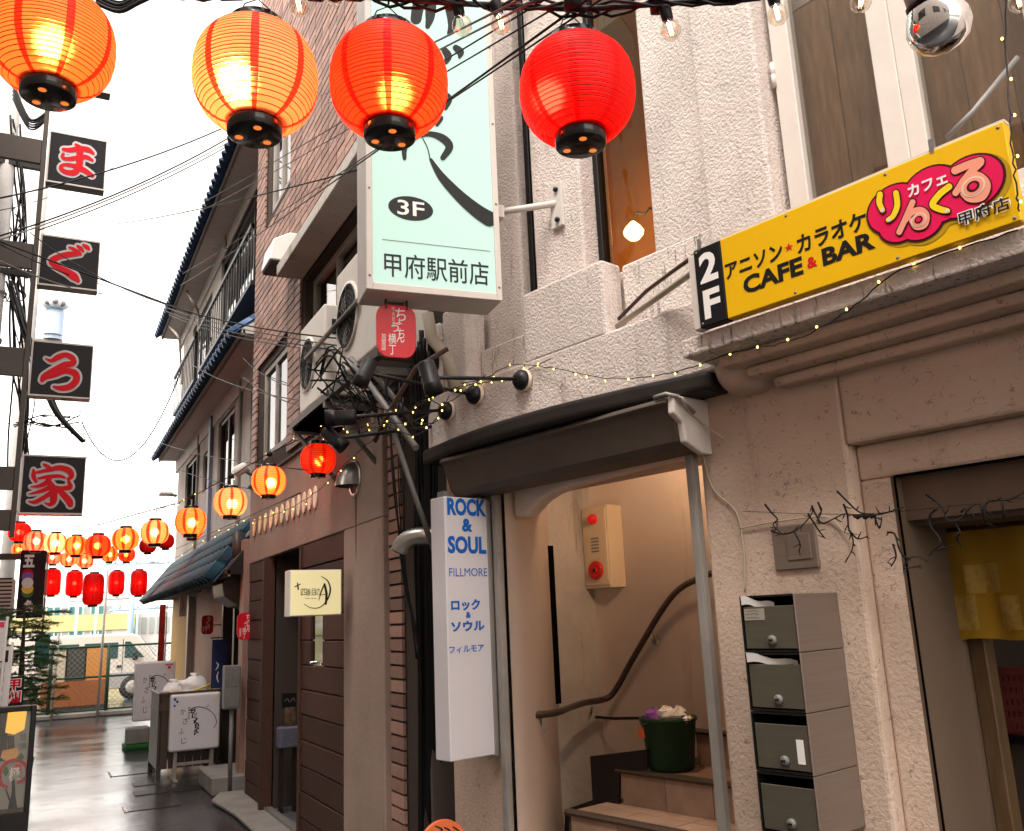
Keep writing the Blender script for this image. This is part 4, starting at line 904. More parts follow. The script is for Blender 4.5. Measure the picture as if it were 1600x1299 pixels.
st = [[(668, -15, 14), (655, 5, 15), (650, 30, 14)], [(640, -10, 10), (670, 0, 14), (672, 25, 12), (668, 42, 6)], [(690, -12, 10), (703, 10, 14), (706, 38, 10), (702, 52, 6)],
      [(694, 78, 8), (700, 88, 10), (697, 98, 5)], [(712, 75, 8), (719, 82, 10), (718, 90, 4)], [(690, 148, 10), (699, 155, 12), (695, 168, 8)], [(680, 190, 10), (688, 185, 8), (683, 196, 4)],
      [(632, 248, 5), (633, 230, 7), (650, 214, 7), (672, 210, 7), (692, 217, 10), (702, 230, 10), (692, 247, 7)], [(660, 216, 1.2), (668, 232, 1.2), (672, 250, 1.5)],
      [(673, 250, 4), (690, 277, 10), (718, 307, 14), (745, 330, 17), (765, 343, 19)]]
strokes(SG, .0028, [[(x, y, w*1.25) for x, y, w in q] for q in st], 'ink_black', big, uz=bp_)
for u in (u0s+.013, wS-.013):
    for k in range(5): MB().lathe([(.006, 0), (.005, .002), (0, .0025)], SG.w(u, -.004, zS0+.06+k*.4), -SG.Y, 8).build('screw', 'galv', big)
c_ = bp_(642, 326); MB().add([SG.w(c_[0]+.1*math.cos(a*.19635), .0027, c_[1]+.057*math.sin(a*.19635)) for a in range(32)], [tuple(range(32))]).build('floor_oval', 'ink_black', big)
text(SG, .0018, '3F', c_[0]-.06, c_[1]-.035, c_[0]+.06, c_[1]+.035, 'ink_white', big, bold=.012)
a, b = bp_(597, 374), bp_(766, 393); MB().box(SG, a[0], b[0], .0022, .003, (a[1]+b[1])/2-.0015, (a[1]+b[1])/2+.0015).build('rule', 'ink_grey', big)
a, b = bp_(600, 396), bp_(764, 438); text(SG, .0026, '甲府駅前店', a[0], bp_(684, 440)[1], b[0], bp_(684, 402)[1], 'ink_black', big, bold=.008)
for z in (SG.uz(800, 338, .1)[1], zS1-.3):
    m = MB(); q = SG.w(wS, .1, z); e = WF.w(.93, -.01, z+.03); m.tube([q, q+(e-q)*.5, e], .016, 6); m.box(SG, wS, wS+.05, .06, .14, z-.03, z+.03)
    m.box(WF, .9, .97, -.02, -.002, z-.09, z+.12); m.build('bracket', 'rust_white', big)
    for dz in (-.06, .09): MB().lathe([(.012, 0), (.012, .012), (0, .014)], WF.w(.945, -.02, z+dz), -WF.Y, 8).build('bolt', 'dark_metal', big)
# red plaque hanging below it
def plaque(name, label, fr, x0, y0, x1, y1, grp, hang=0, legible=True, mat='plaque_red'):
    a, b = fr.uz(x0, y0), fr.uz(x1, y1); w = b[0]-a[0]; h = a[1]-b[1]; c = w*.3
    r = thing(name, label, 'sign', fr.w((a[0]+b[0])/2, 0, b[1]), grp)
    poly = []
    for (qu, qz, s, e) in ((b[0]-c, a[1]-c, 0, 90), (a[0]+c, a[1]-c, 90, 180), (a[0]+c, b[1]+c*1.2, 180, 270), (b[0]-c, b[1]+c*1.2, 270, 360)):
        for k in range(5): an = math.radians(s+(e-s)*k/4); poly.append((qu+c*math.cos(an), qz+(c if an < math.pi+.01 else c*1.2)*math.sin(an)))
    MB().prism(fr, poly, 0, .015).build('board', mat, r, bevel=.002)
    if hang:
        for t in (.22, .75): MB().box(fr, a[0]+w*t, a[0]+w*t+.008, -.004, .02, a[1]-.02, a[1]+hang).build('hanger', 'dark_metal', r)
        MB().box(fr, a[0]+w*.3, a[0]+w*.7, .0, .012, a[1], a[1]+.012).build('cap', 'frame_black', r)
    else: MB().box(fr, b[0]-c*.2, b[0]+.1, .004, .012, b[1]+h*.45, b[1]+h*.5).build('arm', 'dark_metal', r)
    P = lambda fx, fy: (a[0]+w*fx, b[1]+h*(1-fy))
    th = -.0006
    ch = [('ち', .48, .06, .74, .30), ('ょ', .52, .25, .64, .38), ('う', .37, .34, .56, .52), ('ち', .53, .45, .70, .63), ('ん', .5, .55, .70, .71), ('横', .29, .55, .49, .75), ('丁', .30, .77, .48, .95)]
    for t, x, y, xx, yy in ch: p, q = P(x, yy), P(xx, y); text(fr, th, t, p[0], p[1], q[0], q[1], 'ink_white', r)
    for i, t in enumerate('加盟店'): p, q = P(.12, .56+.11*i+.1), P(.23, .56+.11*i); text(fr, th, t, p[0], p[1], q[0], q[1], 'ink_white', r)
    if legible:
        for i, t in enumerate('甲府駅前'): p, q = P(.39, .05+.095*i+.085), P(.46, .05+.095*i); text(fr, th, t, p[0], p[1], q[0], q[1], 'ink_cream', r)
    return r
plaque('red_plaque', 'lantern-shaped red plaque hanging below the tall lit sign', Fr(1.13, SY+.1, SA), 588, 474, 651, 561, 'lantern-shaped red plaques', hang=.05)
plaque('red_plaque', 'lantern-shaped red plaque on the brick pilaster by the dark doorway', AF(8.75), 371, 958, 399, 999, 'lantern-shaped red plaques', legible=False)
plaque('red_plaque', 'small dim red plaque under the tiled awning', AF(12.0), 315, 962, 333, 991, 'lantern-shaped red plaques', legible=False)
# ================================================================ rock & soul sign
ru_ = .375; RF = Fr(WF.w(ru_, 0, 0).x, WF.w(ru_, 0, 0).y, WF.ang+math.pi/2)   # u runs from the wall into the building; negative u is out over the alley
a, b = RF.uz(697, 900), RF.uz(766, 900); rz1 = RF.uz(730, 778)[1]; rz0 = rz1-1.14
RS = thing('vertical_white_sign', 'upright white sign with blue lettering at the stair entrance', 'sign', RF.w((a[0]+b[0])/2, .04, rz0))
MB().box(RF, a[0], b[0], .0, .11, rz0, rz1).build('case', 'acrylic_white', RS, bevel=.004)
m = MB(); m.box(RF, b[0]-.012, b[0]+.012, -.006, .115, rz0-.005, rz1-.01); m.build('edge_strip', 'alu', RS, bevel=.002)
for u in (a[0]+.02, b[0]-.03): MB().box(RF, u, u+.02, .03, .08, rz1, rz1+.03).build('hanger', 'galv', RS)
MB().tube([RF.w(b[0], .05, rz0+.3), RF.w(.03, .05, rz0+.3)], .012, 6).build('arm', 'galv', RS); MB().tube([RF.w(b[0], .05, rz1-.2), RF.w(.03, .05, rz1-.2)], .012, 6).build('arm', 'galv', RS)
def rt(body, x0, y0, x1, y1, bold=.045): p, q = RF.uz(x0, y1, -.001), RF.uz(x1, y0, -.001); text(RF, -.0012, body, p[0], p[1], q[0], q[1], 'ink_blue', RS, bold)
rt('ROCK', 699, 781, 759, 805); rt('&', 722, 811, 738, 831); rt('SOUL', 700, 839, 759, 865); rt('FILLMORE', 702, 888, 761, 901, 0.0)
rt('ロック', 705, 936, 750, 955); rt('&', 728, 956, 736, 966); rt('ソウル', 705, 969, 757, 988); rt('フィルモア', 702, 1007, 756, 1022, .02)
# ================================================================ lit box sign on the taupe wall
LBF = AF(5.5); a, b = LBF.uz(453, 891), LBF.uz(534, 961)
lb = thing('lit_box_sign', 'cream lit box sign with black brush emblem by the dark doorway', 'sign', LBF.w((a[0]+b[0])/2, .05, b[1]))
MB().box(LBF, a[0], b[0], .001, .13, b[1], a[1]).build('case', 'frame_white', lb, bevel=.004)
MB().box(LBF, a[0]+.006, b[0]-.006, -.004, .0005, b[1]+.006, a[1]-.006).build('face', 'lightbox_cream', lb, bevel=.002)
lx = lambda x, y: LBF.uz(x, y, -.005)
strokes(LBF, -.0052, [[(461, 917, 1.6), (469, 913, 1.6)], [(465, 911, 1.6), (466, 921, 2.4)], [(498, 938, 1), (503, 922, 2), (507, 913, 2)], [(507, 913, 3.2), (510, 928, 4), (509, 944, 3)], [(501, 930, 1), (508, 929, 1)],
    [(502, 901, 1), (512, 908, 1.8), (516, 922, 2.6), (511, 938, 2), (500, 949, 1.4), (486, 950, 1.2), (475, 944, .8)]], 'ink_black', lb, uz=lx)
for t, x in (('四', 470), ('番', 479), ('目', 487), ('の', 494)): p, q = lx(x, 931), lx(x+(9 if t == '四' else 6.5), 920); text(LBF, -.0056, t, p[0], p[1], q[0], q[1], 'ink_black', lb)
strokes(LBF, -.0056, [[(477, 935, .8), (484, 935, .8)], [(486, 935, .8), (494, 935.5, .8)]], 'ink_grey', lb, uz=lx)
# ================================================================ square signs on the left (black, red letters)
QF = AF(10.6)
sq = thing('square_sign_post', 'tall dark steel post with brown wall brackets carrying the square signs', 'sign post', (-.36, 10.66, 2.7))
MB().box(QF, -.375, -.325, .03, .1, 2.55, 9.6).build('post', 'brown_metal', sq, bevel=.004)
for z, h in ((6.85, .3), (5.55, .3), (4.3, .32), (3.05, .25), (2.62, .22)): MB().box(QF, -1.36, -.376, .04, .09, z, z+h).build('bracket', 'brown_metal', sq, bevel=.004)
def sqsign(label, z0, z1, mat, sts, pale=False):
    r = thing('square_sign', label, 'sign', QF.w(0, .06, z0), 'square signs stacked on the post')
    MB().box(QF, -.31, .305, .004, .16, z0, z1).build('case', 'brown_metal', r, bevel=.004)
    m = MB(); f = .018
    m.box(QF, -.31, -.31+f, -.006, .003, z0, z1); m.box(QF, .305-f*.5, .305, -.006, .003, z0, z1); m.box(QF, -.31+f, .305-f*.5, -.006, .003, z0, z0+f); m.box(QF, -.31+f, .305-f*.5, -.006, .003, z1-f, z1)
    m.build('frame', 'rust_white', r)
    MB().box(QF, -.31+f, .305-f*.5, -.002, .0035, z0+f, z1-f).build('face', mat, r)
    if sts:
        qz = lambda x, y: QF.uz(x, y)
        strokes(QF, -.004, sts, 'sign_grey', r, 'letter_outline', grow=3.4, uz=qz, dy=.0003); strokes(QF, -.009, sts, 'ink_red', r, uz=qz, dy=.0003)
    return r
def zof(off, sc, sts): return [[(off[0]+x/sc, off[1]+y/sc, w/sc) for x, y, w in s] for s in sts]
ma = zof((30, 190), 9.99, [[(685, 440, 50), (800, 450, 75), (960, 430, 85), (1080, 450, 80), (1160, 505, 40)], [(690, 510, 45), (670, 555, 50), (740, 590, 60), (900, 575, 75), (1040, 560, 70), (1140, 610, 45)], [(880, 365, 40), (940, 430, 100), (945, 560, 110), (930, 700, 110), (860, 800, 95), (720, 790, 70), (650, 730, 70), (700, 680, 50), (860, 700, 70), (1000, 760, 85), (1140, 850, 60)]])
gu = zof((30, 350), 9.99, [[(960, 480, 40), (800, 480, 90), (640, 510, 90), (520, 570, 100), (520, 620, 90), (620, 690, 90), (760, 760, 110), (860, 830, 120), (920, 890, 60)], [(780, 370, 30), (850, 400, 60), (950, 470, 50)], [(910, 350, 40), (960, 390, 70), (1000, 430, 40)], [(1000, 335, 40), (1060, 370, 70), (1090, 400, 40)]])
ro = zof((10, 520), 9.99, [[(610, 405, 20), (700, 440, 60), (800, 390, 90), (920, 350, 80), (1030, 400, 90), (1040, 480, 90), (900, 510, 100), (740, 600, 110), (600, 690, 110), (560, 740, 80)], [(640, 700, 60), (760, 650, 100), (930, 600, 90), (1070, 640, 110), (1090, 740, 110), (1000, 840, 100), (850, 870, 80), (740, 850, 40)]])
ka = zof((10, 700), 10.83, [[(630, 280, 40), (700, 320, 70), (760, 360, 50)], [(460, 380, 50), (460, 480, 80), (500, 570, 60)], [(500, 420, 40), (700, 380, 70), (900, 340, 90), (1060, 390, 110), (1100, 480, 90), (1040, 530, 50)], [(540, 520, 40), (720, 490, 70), (900, 480, 60), (990, 510, 40)], [(760, 480, 60), (680, 590, 90), (540, 650, 60), (410, 660, 20)], [(700, 560, 90), (780, 680, 130), (800, 800, 130), (790, 900, 120), (740, 960, 70), (640, 930, 20)], [(740, 670, 80), (600, 730, 70), (380, 785, 20)], [(760, 760, 80), (620, 850, 80), (480, 920, 70), (370, 910, 20)],
     [(1050, 570, 50), (1080, 660, 90), (960, 690, 80), (840, 680, 70)], [(850, 680, 80), (960, 790, 110), (1060, 900, 120), (1080, 960, 100)]])
zz4 = [(6.62, 7.27), (5.36, 5.97), (4.08, 4.71), (2.79, 3.43)]
sqsign('square black sign with red letter shaped like three bars, topmost lettered one', *zz4[0], 'sign_black', ma); sqsign('square black sign with red letter shaped like a hook open to the right', *zz4[1], 'sign_black', gu)
sqsign('square black sign with red letter shaped like a three', *zz4[2], 'sign_black', ro); sqsign('square black sign with a many-stroked red character, lowest on the post', *zz4[3], 'sign_black', ka)
sqsign('pale blank square sign box behind the top-left lantern', 7.9, 8.6, 'sign_grey', None)
# ================================================================ vertical black sign further down on the left
GF = AF(13.4); a, b = GF.uz(33, 860), GF.uz(66, 965)
gs = thing('vertical_black_sign', 'upright black signboard with five coloured discs between two white characters', 'sign', GF.w((a[0]+b[0])/2, 0, b[1]))
MB().box(GF, a[0], b[0], 0, .12, b[1], a[1]).build('board', 'sign_black', gs, bevel=.004); MB().box(GF, b[0]+.002, b[0]+.025, -.005, .12, b[1]-.4, a[1]+.05).build('post', 'galv', gs)
MB().box(GF, -1.4, a[0], .02, .08, a[1]-.12, a[1]-.04).build('bracket', 'brown_metal', gs)
for t, y0, y1, s in (('五', 867, 887, 19), ('色', 937, 957, 17)): p, q = GF.uz(36, y1), GF.uz(36+s, y0); text(GF, -.002, t, p[0], p[1], q[0], q[1], 'ink_white', gs, .05)
for i, (y, mt) in enumerate(((897, 'ink_red'), (902, 'plastic_purple'), (926, 'leaf_print'), (920, 'ink_yellow'), (911, 'ink_white'))):
    u, z = GF.uz(43, y); r = .068; MB().add([GF.w(u+r*math.cos(k*.3142), -.002-.0008*i, z+r*math.sin(k*.3142)) for k in range(20)], [tuple(range(20))]).build('disc', mt, gs)
# air conditioner at the picture's edge
def ac_unit(name, label, fr, u0, u1, y0, y1, z0, z1, grp):
    r = thing(name, label, 'air conditioner', fr.w((u0+u1)/2, (y0+y1)/2, z0), grp)
    MB().box(fr, u0, u1, y0, y1, z0, z1).build('casing', 'ac_white', r, bevel=.015, seg=2)
    R_ = (z1-z0)*.29; cu, cz = u0+R_*1.25, (z0+z1)/2
    MB().lathe([(R_*1.06, 0), (R_*1.06, .012), (R_*.98, .014)], fr.w(cu, y0, cz), -fr.Y, 28).build('fan_ring', 'ac_white', r)
    MB().lathe([(0, .002), (R_, .002)], fr.w(cu, y0, cz), -fr.Y, 28).build('fan_opening', 'frame_black', r)
    m = MB()
    for k in range(1, 7): m.tube([fr.w(cu+R_*k/6.5*math.cos(a*.2618), y0-.012, cz+R_*k/6.5*math.sin(a*.2618)) for a in range(25)], .002, 4)
    for k in range(12): m.tube([fr.w(cu+R_*.1*math.cos(k*.5236), y0-.013, cz+R_*.1*math.sin(k*.5236)), fr.w(cu+R_*math.cos(k*.5236), y0-.013, cz+R_*math.sin(k*.5236))], .002, 4)
    m.build('fan_guard', 'dark_metal', r)
    f = MB()
    for k in range(3):
        a0 = k*2.094; f.add([fr.w(cu+R_*.12*math.cos(a0), y0-.004, cz+R_*.12*math.sin(a0)), fr.w(cu+R_*.92*math.cos(a0-.2), y0-.005, cz+R_*.92*math.sin(a0-.2)), fr.w(cu+R_*.92*math.cos(a0+.5), y0-.0035, cz+R_*.92*math.sin(a0+.5))], [(0, 1, 2)])
    f.build('fan_blade', 'galv', r)
    MB().box(fr, u1+.0005, u1+.003, y0+.05, y0+.09, z1-.2, z1-.1).build('grip', 'frame_black', r)
    for u in (u0+.08, u1-.12): MB().box(fr, u, u+.05, y0+.02, y1-.02, z0-.03, z0-.0005).build('foot', 'galv', r)
    return r
ac_unit('air_conditioner', 'dirty white outdoor unit on the rack, farther from the tall lit sign', KF, 3.22, 3.82, -.33, -.03, 2.9, 3.5, 'outdoor units on the rack')
ac_unit('air_conditioner', 'dirty white outdoor unit on the rack half hidden by the tall lit sign', KF, 4.12, 4.85, -.34, -.04, 2.9, 3.56, 'outdoor units on the rack')
rk = thing('steel_rack', 'dark steel wall rack under the two outdoor units', 'rack', KF.w(4, -.15, 2.6))
m = MB(); m.box(KF, 3.1, 4.95, -.37, -.33, 2.82, 2.865); m.box(KF, 3.1, 4.95, -.06, -.02, 2.82, 2.865); m.build('shelf_beam', 'brown_metal', rk)
MB().box(KF, 3.15, 3.9, -.36, -.03, 2.80, 2.815).build('drip_tray', 'black_void', rk)
for u in (3.15, 3.95, 4.75):
    MB().box(KF, u, u+.035, -.37, .0, 2.78, 2.818).build('arm', 'galv', rk); MB().tube([KF.w(u+.02, -.34, 2.79), KF.w(u+.02, -.01, 2.42)], .016, 6).build('strut', 'galv', rk)
for (x0, y0, x1, y1) in ((478, 560, 560, 470), (548, 560, 650, 700)):
    MB().tube([KF.pt(x0, y0, -.36), KF.pt(x1, y1, -.36)], .016, 6).build('brace', 'galv', rk)
c0 = AF(12.2).uz(-8, 905); c1 = AF(12.2).uz(20, 958)
ac2 = ac_unit('air_conditioner', 'outdoor unit with slatted side at the left picture edge', AF(12.2), c0[0]-.35, c1[0], 0, .3, c1[1], c0[1], 'outdoor units on the rack')
for k in range(9): MB().box(AF(12.2), c0[0]+.02, c1[0]-.03, -.006, -.001, c1[1]+.03+k*.045, c1[1]+.05+k*.045).build('louvre', 'frame_black', ac2)
MB().box(AF(12.2), -1.4, c1[0], .05, .25, c1[1]-.08, c1[1]-.032).build('shelf', 'galv', ac2)
# ================================================================ mailboxes
cond = ['topmost mailbox in the stack, with a handwritten paper note and mail in its slot', 'second mailbox from the top, with white mail sticking out of its slot', 'third mailbox from the top, with a white sticker on its door', 'lowest mailbox in the stack at the bottom of the picture']
mu0, mu1, mh = 1.892, 2.088, .1735
for i in range(4):
    z1 = 1.537-i*mh; z0 = z1-mh+.002
    r = thing('mailbox', cond[i], 'mailbox', WF.w((mu0+mu1)/2, -.12, z0), 'mailboxes stacked on the white wall')
    m = MB(); m.box(WF, mu0, mu0+.005, -.25, -.001, z0, z1); m.box(WF, mu0+.005, mu1-.005, -.25, -.001, z0, z0+.006); m.box(WF, mu0+.005, mu1-.005, -.25, -.001, z1-.006, z1); m.box(WF, mu0+.005, mu1-.005, -.03, -.002, z0+.006, z1-.006)
    m.build('casing', 'frame_black', r)
    MB().box(WF, mu1-.005, mu1, -.25, -.001, z0, z1).build('side_panel', 'mail_side', r, bevel=.0015)
    MB().box(WF, mu0+.008, mu1-.008, -.247, -.241, z0+.01, z1-.034).build('door', 'mail_front', r, bevel=.0015)
    lk = MB().lathe([(.0145, 0), (.0145, .008), (.009, .012), (0, .012)], WF.w(mu0+.105, -.2475, z0+.036), -WF.Y, 16).build('lock', 'galv', r)
    MB().box(WF, mu0+.098, mu0+.112, -.2605, -.2595, z0+.033, z0+.039).build('keyhole', 'ink_black', lk)
    if i < 2:
        m = MB(); n_ = 8
        for k in range(n_+1):
            t = k/n_; zz_ = z1-.012-.018*t+.004*math.sin(t*9); m.v += [WF.w(mu0+.01+.1*t*(1.6 if i else 1), -.258+.03*t, zz_+.012*(1-t*.6)), WF.w(mu0+.01+.1*t*(1.6 if i else 1), -.255+.03*t, zz_-.012*(1-t*.6)-.004)]
        m.f = [(2*k, 2*k+1, 2*k+3, 2*k+2) for k in range(n_)]; m.sm = [True]*n_; m.mi = [0]*n_
        m.build('mail', 'plastic_white', r)
    if i == 0:
        MB().box(WF, mu0+.012, mu0+.085, -.2485, -.2472, z1-.075, z1-.04).build('note', pm('note_paper', (.33, .3, .25), .6), r)
        strokes(WF, -.2489, [[(mu0+.018+.006*j, z1-.047-k*.010+.0025*random.uniform(-1, 1), .0012) for j in range(9)] for k in range(3)], 'ink_black', r, uz=lambda x, y: (x, y))
    if i == 2: MB().box(WF, mu0+.148, mu0+.172, -.2485, -.2472, z0+.03, z0+.098).build('sticker', 'ink_white', r)
# grey plate on the wall
a, b = WF.uz(1207, 825), WF.uz(1283, 887)
gp = thing('wall_plate', 'square grey cover plate above the mailboxes', 'cover plate', WF.w((a[0]+b[0])/2, 0, b[1]))
MB().box(WF, a[0], b[0], -.012, -.001, b[1], a[1]).build('plate', 'mail_side', gp, bevel=.003); MB().box(WF, a[0]+.055, b[0]-.02, -.016, -.0121, b[1]+.03, a[1]-.03).build('inset', 'mail_side', gp, bevel=.003)
# ================================================================ lanterns
PAPERS = {'orange': (1, .3, .085), 'pale orange': (1, .4, .21), 'red-orange': (1, .075, .02), 'red': (.95, .012, .012), 'pink': (1, .3, .26), 'cream': (1, .6, .38)}
for k, c in PAPERS.items(): paper('paper_'+k, c); paper('stripe_'+k, (c[0]*.9, c[1]*.12, c[2]*.12)); pm('rib_'+k, (c[0]*.16, c[1]*.08, c[2]*.08), .6)
pm('lacquer', (.012, .01, .01), .22, coat=.3)
LM = {}
def lantern_meshes(D, kind, ribs, seg, colour):
    key = (D, kind, ribs, seg, colour)
    if key in LM: return LM[key]
    R = D/2; hb = R*.86 if kind == 'round' else R*1.55; rc = R*.42
    prof = []; tags = []
    for i in range(ribs*3+1):
        t = i/(ribs*3); h = -hb+2*hb*t; q = h/hb
        if kind == 'round': r = rc+(R-rc)*(1-abs(q)**2.35)**.62
        else: r = rc*1.35+(R-rc*1.35)*(1-abs(q)**5)**.6
        ph = i % 3; r -= (R*.013 if ph == 0 else 0); r *= 1+.006*math.sin(i*1.7)*math.sin(i*.37+D*50)
        prof.append((r, h)); tags.append(ph)
    m = MB()
    def mf(i, k): return 2 if False else (1 if k % (seg//8) == 0 else 0)
    m.lathe(prof, (0, 0, 0), n=seg, mfun=mf)
    rb = MB()
    rr = R*.0095
    for i in range(0, ribs*3+1, 3): r, h = prof[i]; rb.lathe([(r+rr*.2, h-rr), (r+rr*1.3, h), (r+rr*.2, h+rr)], (0, 0, 0), n=seg)
    cp = MB(); cp.lathe([(0, hb-.012*R/.12), (rc*1.04, hb-.012*R/.12), (rc*1.08, hb+R*.16), (rc*.98, hb+R*.17), (rc*.9, hb+R*.05)], (0, 0, 0), n=28)
    cb = MB(); cb.lathe([(0, -hb-R*.19), (rc*.98, -hb-R*.2), (rc*1.04, -hb-R*.18), (rc*1.06, -hb+.012*R/.12), (rc*.9, -hb+.02*R/.12)], (0, 0, 0), n=28)
    hd = MB()
    hd.lathe([(0, -hb-R*.206), (rc*.16, -hb-R*.206)], (rc*.62, 0, 0), n=12)  # glowing disc painted for the lamplight in the bottom vent
    out = {}
    for nm, b, ms in (('paper', m, ['paper_'+colour, 'stripe_'+colour]), ('ribs', rb, ['rib_'+colour]), ('top_ring', cp, ['lacquer']), ('bottom_ring', cb, ['lacquer']), ('vent_hole', hd, ['orange_glow'])):
        me = bpy.data.meshes.new(nm); me.from_pydata(b.v, [], b.f)
        for x in ms: me.materials.append(MATS[x])
        me.polygons.foreach_set('use_smooth', b.sm); me.polygons.foreach_set('material_index', b.mi); out[nm] = me
    out['hb'] = hb; LM[key] = out
    return out
def lantern(label, p, D, colour, watts, kind='round', ribs=12, seg=24, boff=(0, 0, 0), group=None, rot=0, tilt=(0, 0), cord=.12, name='paper_lantern', ring=True):
    ms = lantern_meshes(D, kind, ribs, seg, colour); R = D/2; hb = ms['hb']
    o = thing(name, label, 'lantern', p-Vector((0, 0, hb+R*.2)), group); q = Vector((0, 0, hb+R*.2))
    for nm in ('paper', 'ribs', 'top_ring', 'bottom_ring', 'vent_hole'):
        c = bpy.data.objects.new(nm, ms[nm]); COL.objects.link(c); c.parent = o; c.location = q; c.rotation_euler = (tilt[0], tilt[1], rot)
    for k in (1, 2): c = bpy.data.objects.new('vent_hole', ms['vent_hole']); COL.objects.link(c); c.parent = o; c.location = q; c.rotation_euler = (0, 0, rot+k*2.094)
    if cord:
        m = MB(); top = p+Vector((0, 0, hb+R*.14)); r_ = R*.42
        m.tube([top+Vector((-r_*.8, 0, 0)), top+Vector((-r_*.5, 0, R*.35)), top+Vector((0, 0, R*.5)), top+Vector((r_*.5, 0, R*.35)), top+Vector((r_*.8, 0, 0))], R*.012, 5)
        m.tube([top+Vector((0, 0, R*.5)), top+Vector((.01, 0, R*.5+cord))], R*.02, 5); m.build('hanger', 'cable_black', o)
    if watts:
        l = bpy.data.lights.new('lantern_bulb', 'POINT'); l.energy = watts*LW; l.color = (1, .58, .25); l.shadow_soft_size = R*.22
        lo = bpy.data.objects.new('lantern_bulb', l); COL.objects.link(lo); lo.parent = o; lo.location = q+Vector(boff)
    return o
DL = .24; LW = .085
big_ = [('orange glowing round lantern with red stripes, cut by the top-left picture corner', 82, 68, 182, 'orange', 8, (.0, .0, .0), .2), ('pale orange glowing round lantern with red stripes, second from the left above the alley', 400, 122, 189, 'pale orange', 11, (-.03, 0, -.005), .5),
        ('red-orange glowing round lantern in front of the tall lit sign', 608, 130, 183, 'red-orange', 10, (.01, 0, -.02), .35), ('deep red round lantern in front of the white wall', 902, 143, 180, 'red', 7, (-.05, .02, -.01), .1)]
for lab, x, y, w, c, wt, bo, ro_ in big_:
    p = at(x, y, DL*FPX/w); o = lantern(lab, p, DL, c, wt, ribs=26, seg=48, boff=RT*bo[0]+Vector((0, 0, bo[2])), group='large lanterns over the alley', rot=ro_, cord=.1)
side_ = [(497, 718, 55, 'red-orange', 'nearest the black spotlights'), (420, 752, 52, 'orange', 'second from the black spotlights'), (360, 785, 50, 'pale orange', 'third from the black spotlights'), (298, 815, 47, 'orange', 'farthest from the black spotlights'), ]
SP = []
for i, (x, y, w, c, t) in enumerate(side_):
    p = at(x, y, DL*FPX/w); SP.append(p); lantern('%s round lantern along the taupe wall, %s' % (c, t), p, DL, c, 14 if i else 7, ribs=16, seg=32, group='lanterns along the taupe wall', rot=.3*i, cord=.06, boff=(.01, 0, -.01))
lantern('orange round lantern half hidden behind the wall string of four', at(300, 826, 8.4), DL*.9, 'orange', 7, group='lanterns along the taupe wall', cord=.05)
rowa = [(31, 832, 33, 'red'), (56, 846, 34, 'pink'), (87, 849, 34, 'cream'), (119, 853, 34, 'orange'), (153, 853, 38, 'red-orange'), (196, 843, 40, 'orange'), (242, 832, 42, 'pale orange')]
rowb = [(30, 859, 22, 'orange'), (55, 863, 25, 'red'), (83, 871, 25, 'pink'), (107, 874, 25, 'pale orange'), (133, 877, 25, 'pale orange'), (171, 867, 25, 'orange'), (198, 867, 25, 'red-orange'), (231, 853, 26, 'red'), (259, 846, 26, 'red')]
NTH = ['first', 'second', 'third', 'fourth', 'fifth', 'sixth', 'seventh', 'eighth', 'ninth']
PA, PB = [], []
for row, P_, nm, wt in ((rowa, PA, 'front row across the alley', 14), (rowb, PB, 'back row across the alley', 9)):
    for i, (x, y, w, c) in enumerate(row):
        p = at(x, y, DL*FPX/w); P_.append(p)
        lantern('%s round lantern, %s from the left in the %s' % (c, NTH[i], nm), p, DL, c, 0 if c == 'red' and nm[0] == 'b' else wt*(1.6 if c == 'cream' else 1), ribs=12, seg=24, group='lanterns in the '+nm, rot=.4*i, cord=.05)
low = [(81, 910, 26), (116, 912, 25), (146, 921, 31), (182, 911, 24), (217, 911, 25)]
PC = []
for i, (x, y, w) in enumerate(low):
    p = at(x, y, .25*FPX/w); PC.append(p)
    lantern('tall cylindrical red lantern, %s from the left in the low row' % NTH[i], p, .25, 'red', 5 if i < 2 else 2.5, 'long', 16, 24, group='low row of tall red lanterns', rot=.3*i, cord=.06)
# ================================================================ cables
def cable(label, a, b, sag, r=.006, mat='cable_black', n=14, grp='overhead cables', name='overhead_cable', cat='cable'):
    pts = [a.lerp(b, i/n)-Vector((0, 0, sag*4*(i/n)*(1-i/n))) for i in range(n+1)]
    return MB().tube(pts, r, 5).build(name, mat, None, label, cat, grp)
def row_cable(label, ps, up, ext=.5):
    q = [p+Vector((0, 0, up)) for p in ps]; q = [q[0]+(q[0]-q[1])*ext]+q+[q[-1]+(q[-1]-q[-2])*ext]
    MB().tube([Vector(v) for v in crom([tuple(v) for v in q], 5)], .006, 5).build('lantern_cable', 'cable_black', None, label, 'cable', 'cables carrying lanterns')
row_cable('black cable carrying the front row of lanterns', PA, .21, .6); row_cable('black cable carrying the back row of lanterns', PB, .21, .6); row_cable('black cable carrying the low row of tall red lanterns', PC, .31, .8)
main = [at(-60, -30, 1.9), at(82, -25, 1.8), at(250, -12, 1.77), at(400, -14, 1.75), at(500, -10, 1.76), at(607, -2, 1.8), at(722, 6, 1.8), at(783, 8, 1.82), at(902, 14, 1.84), at(1048, 5, 1.8), at(1215, -8, 1.75), at(1345, -20, 1.7), at(1480, -30, 1.7), at(1620, -40, 1.7)]
lc = thing('festoon_cable', 'thick black cable run across the top carrying bulbs and large lanterns', 'cable', main[6])
MB().tube([Vector(v) for v in crom([tuple(v) for v in main], 5)], .006, 6).build('main_cable', 'cable_black', lc)
